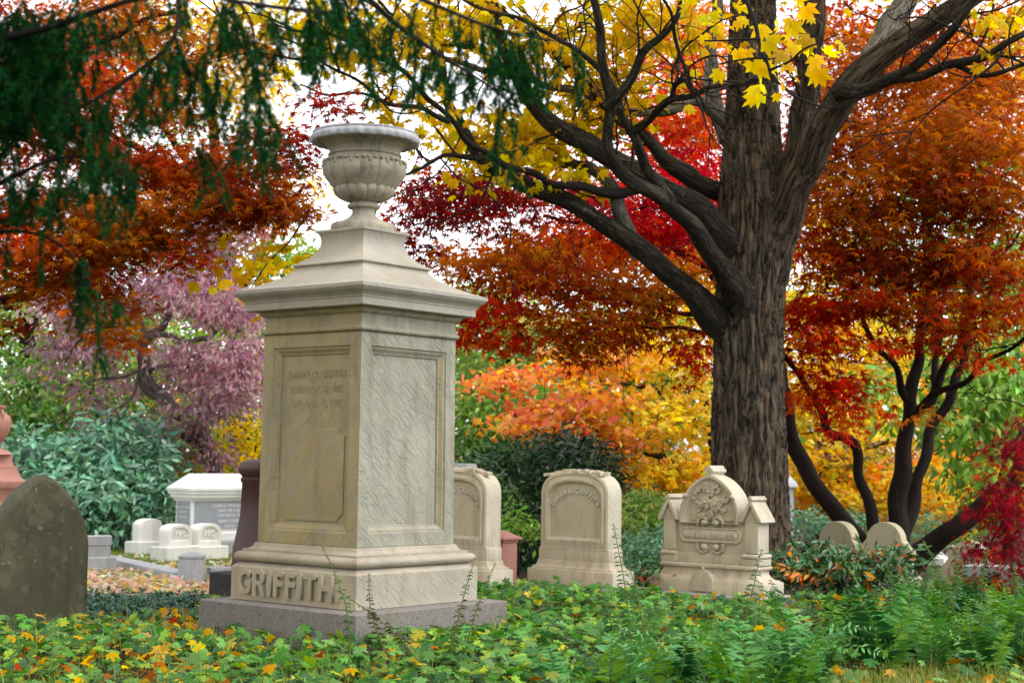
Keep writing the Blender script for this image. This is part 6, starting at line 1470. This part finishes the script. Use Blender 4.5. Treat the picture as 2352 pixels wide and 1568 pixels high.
# individual leaves caught on top of the bed
for i, (px, py, s, colr) in enumerate(((375, 1478, .17, (.74, .50, .16)), (1230, 1366, .15, (.80, .55, .05)), (815, 1530, .15, (.75, .48, .08)), (905, 1485, .16, (.70, .40, .03)), (1330, 1500, .14, (.78, .50, .05)), (1355, 1530, .15, (.80, .58, .25)), (640, 1535, .15, (.72, .36, .04)), (1620, 1520, .14, (.80, .52, .06)), (1575, 1545, .13, (.62, .30, .03)), (1130, 1525, .13, (.80, .62, .25)), (490, 1440, .14, (.70, .42, .04)), (65, 1450, .15, (.75, .42, .03)), (40, 1470, .15, (.76, .44, .04)), (240, 1500, .14, (.74, .50, .10)), (1770, 1490, .14, (.78, .58, .22)), (2280, 1545, .12, (.60, .30, .05)), (1000, 1490, .12, (.65, .22, .05)))):
    p = on_z(px, py, 0.20)
    P1 = np.array([[p.x, p.y, p.z]])
    V, T, c = leaf_arrays(P1, np.array([[rng.normal(), rng.normal() - .2, 0.1]]), np.array([[0.35 * rng.normal(), -0.35 + 0.3 * rng.normal(), 1.0]]), [s * 0.72], np.array([colr]), NORWAY)
    V = V - np.array(p)
    me = np_mesh('fallen_leaf', V, T, c)
    o = link('fallen_leaf', me, M_leaf); o.location = p
    tag(o, 'large yellow maple leaf lying on top of the green bed', 'leaf', 'single leaves lying on the bed')

# pachysandra strip, lawn grass, rough grass at the lower right
P = patch(9000, -5.2, -0.9, 12.4, 15.1, lambda P: (P[:, 1] > 12.6 + 0.30 * (P[:, 0] + 4)) & (P[:, 0] < -1.7)); n = len(P)
P[:, 2] = 0.03 + 0.07 * rng.random(n)
o = leaf_object('pachysandra', [leaf_arrays(P, rng.standard_normal((n, 3)) + [0, 0, .3], np.array([0, -.2, 1]) + .5 * rng.standard_normal((n, 3)), rng.uniform(.05, .08, n), pick([(.03, .10, .05, 3), (.05, .14, .09, 2), (.02, .06, .03, 2)], n), OVAL)], M_gloss)
tag(o, 'dark green pachysandra strip between the bed and the lawn', 'ground cover')
def grass(name, label, P, h, pal, wd=0.0022):
    n = len(P)
    a = rng.standard_normal((n, 3)) * [1, 1, 0]; a = unit(a)
    L = h * rng.uniform(0.5, 1.2, n)[:, None]; lean = rng.uniform(0.1, 0.8, n)[:, None]
    s = np.cross(a, [0, 0, 1.0]) * wd
    m_ = P + [0, 0, 1] * L * 0.6 + a * L * lean * 0.25; t_ = P + [0, 0, 1] * L * (1 - 0.35 * lean) + a * L * lean
    V = np.stack([P - s, P + s, m_ + s * .7, m_ - s * .7, t_], 1).reshape(-1, 3)
    T = (np.array([(0, 1, 2), (0, 2, 3), (3, 2, 4)])[None] + (np.arange(n) * 5)[:, None, None]).reshape(-1, 3)
    me = np_mesh(name, V, T, np.repeat(pick(pal, n, 0.2), 5, axis=0))
    return tag(tag(link(name, me, M_green), label, 'grass'), kind='stuff')
P = patch(26000, -8.5, -1.2, 14.8, 24.0, None)
grass('lawn_grass', 'short autumn lawn grass round the small white headstones', P, 0.05, [(.16, .24, .04, 3), (.24, .28, .06, 2), (.10, .17, .03, 1)], 0.003)
P = patch(12000, 1.7, 4.4, 9.0, 10.8, lambda P: P[:, 1] < 9.7 + 0.30 * np.clip(P[:, 0] - 1.9, 0, 2) + 0.25 * np.sin(P[:, 0] * 3))
grass('rough_grass', 'rough yellowing grass in front of the ferns', P, 0.20, [(.30, .32, .07, 3), (.22, .27, .05, 2), (.45, .36, .13, 1.5), (.12, .18, .03, 1)])

P = patch(2600, -4.4, 3.6, 8.2, 14.5, bed)
P[:, 2] = 0.04
grass('wild_stems', 'thin wild stems and grass blades threading through the ground cover', P, 0.27, [(.16, .25, .06, 3), (.30, .30, .10, 1.5), (.22, .15, .06, 1), (.07, .14, .05, 2)], 0.003)
# ------------------------------------------------------------------ ferns
FERN = [(0.058, 0.165, 0.045, 3), (0.085, 0.22, 0.065, 2), (0.025, 0.085, 0.025, 3), (0.12, 0.24, 0.045, 1.4)]
def frond_mesh(L, pairs, w0, bend, base_free=0.25, colr=None, tw_=0.0, sparse=0.0, side=0.0, narrow=1.0):
    """an arching pinnate frond along +y from the origin, rising; pinnae as lance leaves"""
    pts = []
    p = np.zeros(3); a = R(78)
    for i in range(13):
        pts.append(p.copy()); t = i / 12
        a -= bend / 12 * (0.5 + t)
        p = p + np.array([side * L / 12 * t, math.cos(a) * L / 12, math.sin(a) * L / 12])
    C_ = catmull(pts, 4); T = unit(np.gradient(C_, axis=0))
    P_, tp, nr, sz = [], [], [], []
    for i in range(pairs):
        t = base_free + (1 - base_free) * (i + 0.5) / pairs
        j = min(int(t * (len(C_) - 1)), len(C_) - 1)
        q, d = C_[j], T[j]; sd_ = unit(np.cross(d, [0, 0, 1.0])[None] + 1e-6)[0] if abs(d[2]) < 0.98 else np.array([1.0, 0, 0])
        n_ = np.cross(sd_, d)
        wl = w0 * min(1, (t - base_free) * 9 + 0.35) * (1 - ((t - base_free) / (1 - base_free)) ** 2.2 * 0.92)
        for s in (-1, 1):
            if sparse and rng.random() < sparse: continue
            P_.append(q); tp.append(s * sd_ + 0.28 * d + 0.10 * rng.standard_normal(3)); nr.append(n_ + 0.25 * rng.standard_normal(3) + tw_ * s * d); sz.append(wl * rng.uniform(0.9, 1.08))
    P_, tp, nr, sz = np.array(P_), np.array(tp), np.array(nr), np.array(sz)
    base = np.array(colr if colr is not None else pick(FERN, 1, 0.12)[0])
    cols = np.clip(base * (1 + 0.14 * rng.standard_normal((len(P_), 1))), 0.005, 0.9)
    lt = lance(0.23 * narrow, 0.03, -0.12)
    V, Tt, c = leaf_arrays(P_, tp, nr, sz, cols, lt)
    me = np_mesh('leaflets', V, Tt, c)
    me.materials.append(M_fern)
    sV, sQ, sb = wood_arrays(pts, [0.0032 * (1 - 0.8 * i / 12) for i in range(13)], 4, 2, 0, 0, 1)
    sm = np_mesh('stalk', sV, sQ, np.tile(np.array([0.14, 0.20, 0.05]), (len(sV), 1)))
    sm.materials.append(M_green)
    return me, sm
VAR = [frond_mesh(L, int(24 + 6 * rng.random()), w_, b_, side=s_, base_free=0.15) for L, w_, b_, s_ in ((0.60, 0.115, 0.7, 0.1), (0.70, 0.125, 1.1, -0.1), (0.52, 0.11, 0.6, 0.0), (0.72, 0.135, 1.4, 0.15), (0.64, 0.12, 0.9, -0.2), (0.56, 0.115, 1.6, 0.05), (0.75, 0.125, 0.6, 0.0), (0.66, 0.13, 1.9, -0.1))]
def fern(x, y, z, s, label, group, nf=7, lean=None, var=None, name='fern'):
    t = thing(name, label, 'fern', (x, y, z), 0, group)
    for k in range(nf):
        lm_, sm_ = VAR[rng.integers(len(VAR))] if var is None else var
        a = 6.283 * k / nf + rng.normal() * 0.35 if lean is None else lean + rng.normal() * 0.2
        st_ = link('stalk', sm_, None, t); st_.rotation_euler = (rng.normal() * 0.12, rng.normal() * 0.12, a); sc_ = s * rng.uniform(0.75, 1.15); st_.scale = (sc_,) * 3
        lo = link('leaflets', lm_, None, st_); lo['kind'] = 'stuff'
    return t
fp = []
for i in range(2600):
    y = 8.0 + 8.0 * random.random(); x = random.uniform(0.4, 6.0)
    px, py = proj((x, y, 0.25))
    if not (1320 < px < 2440): continue
    lim = 9.6 + 5.4 * max(0, min(1, (px - 1780) / 420))       # ferns reach further back towards the right edge
    if px < 1780: lim = 8.6 + 1.2 * (px - 1320) / 460
    if y > lim: continue
    if px > 1850 and y < 10.45 - 0.5 * random.random(): continue
    if any((x - a) ** 2 + (y - b) ** 2 < 0.29 ** 2 for a, b in fp): continue
    if blocked(np.array([[x, y, 0]]))[0]: continue
    fp.append((x, y))
print('ferns', len(fp))
for x, y in fp:
    s = random.uniform(0.72, 1.05)
    px = proj((x, y, 0.2))[0]
    where = 'left end of the fern bank, among the lobed ground cover' if px < 1700 else 'back of the fern bank, close to the glossy low shrub' if y > 11.5 and px < 2130 else 'back of the fern bank, below the crimson laceleaf maple' if y > 11.5 else 'front of the fern bank, beside the rough grass' if y < 9.1 else 'middle of the fern bank'
    fern(x, y, 0.0, s, 'green fern at the ' + where, 'ferns of the fern bank', nf=random.choice((5, 6, 7)))
for px, y in ((250, 8.3), (420, 8.2), (760, 8.4), (1080, 8.3), (1180, 8.5), (930, 8.25)):
    x = (px - 1176) / F * y
    fern(x, y, 0.0, 0.55, 'small fern rising through the green bed in front of the monument', 'small ferns in the green bed', nf=4)
VAR = [frond_mesh(L, int(22 + 6 * rng.random()), w_, b_, side=s_, base_free=0.12, colr=c_) for L, w_, b_, s_, c_ in ((0.62, 0.13, 1.5, 0.2, (0.16, 0.36, 0.15)), (0.70, 0.14, 2.0, -0.2, (0.12, 0.30, 0.10)), (0.58, 0.125, 1.7, 0.1, (0.19, 0.38, 0.12)), (0.74, 0.14, 2.3, 0.0, (0.09, 0.24, 0.08)))]
for px, y, s_ in ((1395, 9.3, 0.9), (1490, 9.0, 1.0), (1590, 9.4, 1.0), (1670, 9.1, 1.1), (1740, 9.6, 1.05), (1800, 9.3, 1.15), (1860, 10.3, 1.0), (1960, 10.9, 1.0), (2080, 11.0, 1.05), (2210, 10.9, 1.0), (2320, 11.2, 1.05), (1290, 9.1, 0.8)):
    fern((px - 1176) / F * y, y, 0.0, s_, 'big arching fern standing out along the front of the fern bank', 'big ferns along the front', nf=5)
# tall upright fronds that stand out against the stones
DK = (0.045, 0.035, 0.016); GN = (0.045, 0.12, 0.04)
def stalk_frond(label, base, tip, d, cols, wl, pairs, sparse=0.1, curve=0.0, narrow=1.0):
    a = at(base[0], base[1], d); b = at(tip[0], tip[1], d - 0.1)
    L = (b - a).length
    t = thing('fern_frond', label, 'fern frond', a, 0, 'tall single fern fronds')
    ax = (b - a).normalized()
    pts = [np.array(a + (b - a) * q + Vector((curve * math.sin(math.pi * q), 0, 0))) for q in np.linspace(0, 1, 9)]
    C_ = catmull(pts, 6); T = unit(np.gradient(C_, axis=0))
    P_, tp, nr, sz, cc = [], [], [], [], []
    for i in range(pairs):
        q = 0.22 + 0.77 * i / (pairs - 1); j = int(q * (len(C_) - 1))
        for s in (-1, 1):
            if rng.random() < sparse: continue
            P_.append(C_[j]); tp.append(np.array([s * 1.0, -0.3 + 0.3 * rng.normal(), 0.25 + 0.2 * rng.normal()])); nr.append(np.array([0.3 * rng.normal(), -0.5, 0.8])); sz.append(wl * (1 - 0.72 * ((q - 0.22) / 0.78) ** 1.5) * rng.uniform(0.8, 1.1))
            cc.append(np.array(cols[0]) * (1 - q) + np.array(cols[1]) * q)
    V, Tt, c = leaf_arrays(np.array(P_), np.array(tp), np.array(nr), np.array(sz), np.clip(np.array(cc) * (1 + .15 * rng.standard_normal((len(cc), 1))), .004, .9), lance(0.44 * narrow, 0.05, -0.25))
    sV, sQ, sb = wood_arrays(pts, [0.0065 - 0.004 * i / 8 for i in range(9)], 5, 3, 0, 0, 1)
    sme = np_mesh('stalk', sV - np.array(a), sQ, np.tile(np.array([0.20, 0.27, 0.06]), (len(sV), 1))); so = link('stalk', sme, M_green, t)
    lme = np_mesh('leaflets', V - np.array(a), Tt, c); lo = link('leaflets', lme, M_fern, t); lo['kind'] = 'stuff'
stalk_frond('tall thin frond crossing the raised family name near its last letters', (800, 1545), (738, 1250), 9.6, (GN, GN), 0.045, 26, 0.15, 0.07)
stalk_frond('dark-leaved frond leaning across the monument corner below the family name', (960, 1515), (758, 1345), 9.7, (DK, DK), 0.045, 20, 0.05, 0.06)
stalk_frond('dark-leaved frond upright in front of the plinth corner', (915, 1545), (848, 1315), 9.7, (DK, DK), 0.048, 22, 0.05, -0.06)
stalk_frond('frond with dark upper leaflets before the right end of the plinth', (1028, 1560), (1092, 1278), 9.9, (GN, DK), 0.05, 24, 0.1, -0.02)
stalk_frond('short dark frond beside the plinth, below the half hidden headstone', (1062, 1520), (1138, 1292), 10.2, (GN, DK), 0.045, 24, 0.1, -0.02)
stalk_frond('tall green frond standing before the round-topped headstone', (1455, 1535), (1408, 1200), 10.5, (GN, GN), 0.075, 26, 0.0, 0.02, 0.8)
stalk_frond('second green frond just right of the tallest one', (1490, 1540), (1438, 1272), 10.4, (GN, GN), 0.06, 22, 0.0, 0.02, 0.8)
stalk_frond('broad-leaved frond at the foot of the round-topped headstone', (1425, 1500), (1375, 1335), 10.8, (GN, GN), 0.085, 14, 0.0, 0.0)
stalk_frond('slender frond in front of the gothic headstone', (1700, 1480), (1750, 1260), 10.6, (GN, GN), 0.075, 16, 0.0, 0.0)
stalk_frond('dark curled frond beside the gothic headstone base', (1810, 1450), (1770, 1330), 11.5, (GN, (0.03, 0.07, 0.03)), 0.08, 20, 0.0, 0.0, 0.8)
for i, (bx, by, tx, ty, d) in enumerate(((2200, 1440, 2120, 1240, 11.5), (2140, 1430, 2075, 1300, 11.8), (2050, 1440, 2035, 1290, 11.5), (2260, 1440, 2270, 1255, 11.6), (2180, 1440, 2195, 1262, 11.9), (1990, 1440, 2012, 1350, 11.2), (2310, 1450, 2330, 1290, 11.7), (2100, 1440, 2150, 1280, 11.6))):
    stalk_frond('upright frond rising above the fern bank before the leaning trunk', (bx, by), (tx, ty), d, (GN, (0.06, 0.14, 0.04)), 0.06, 26, 0.05, 0.03 * (-1) ** i)

for o in bpy.data.objects:
    if o.name.startswith(('inscription', 'leaf_motifs')): o['kind'] = 'stuff'
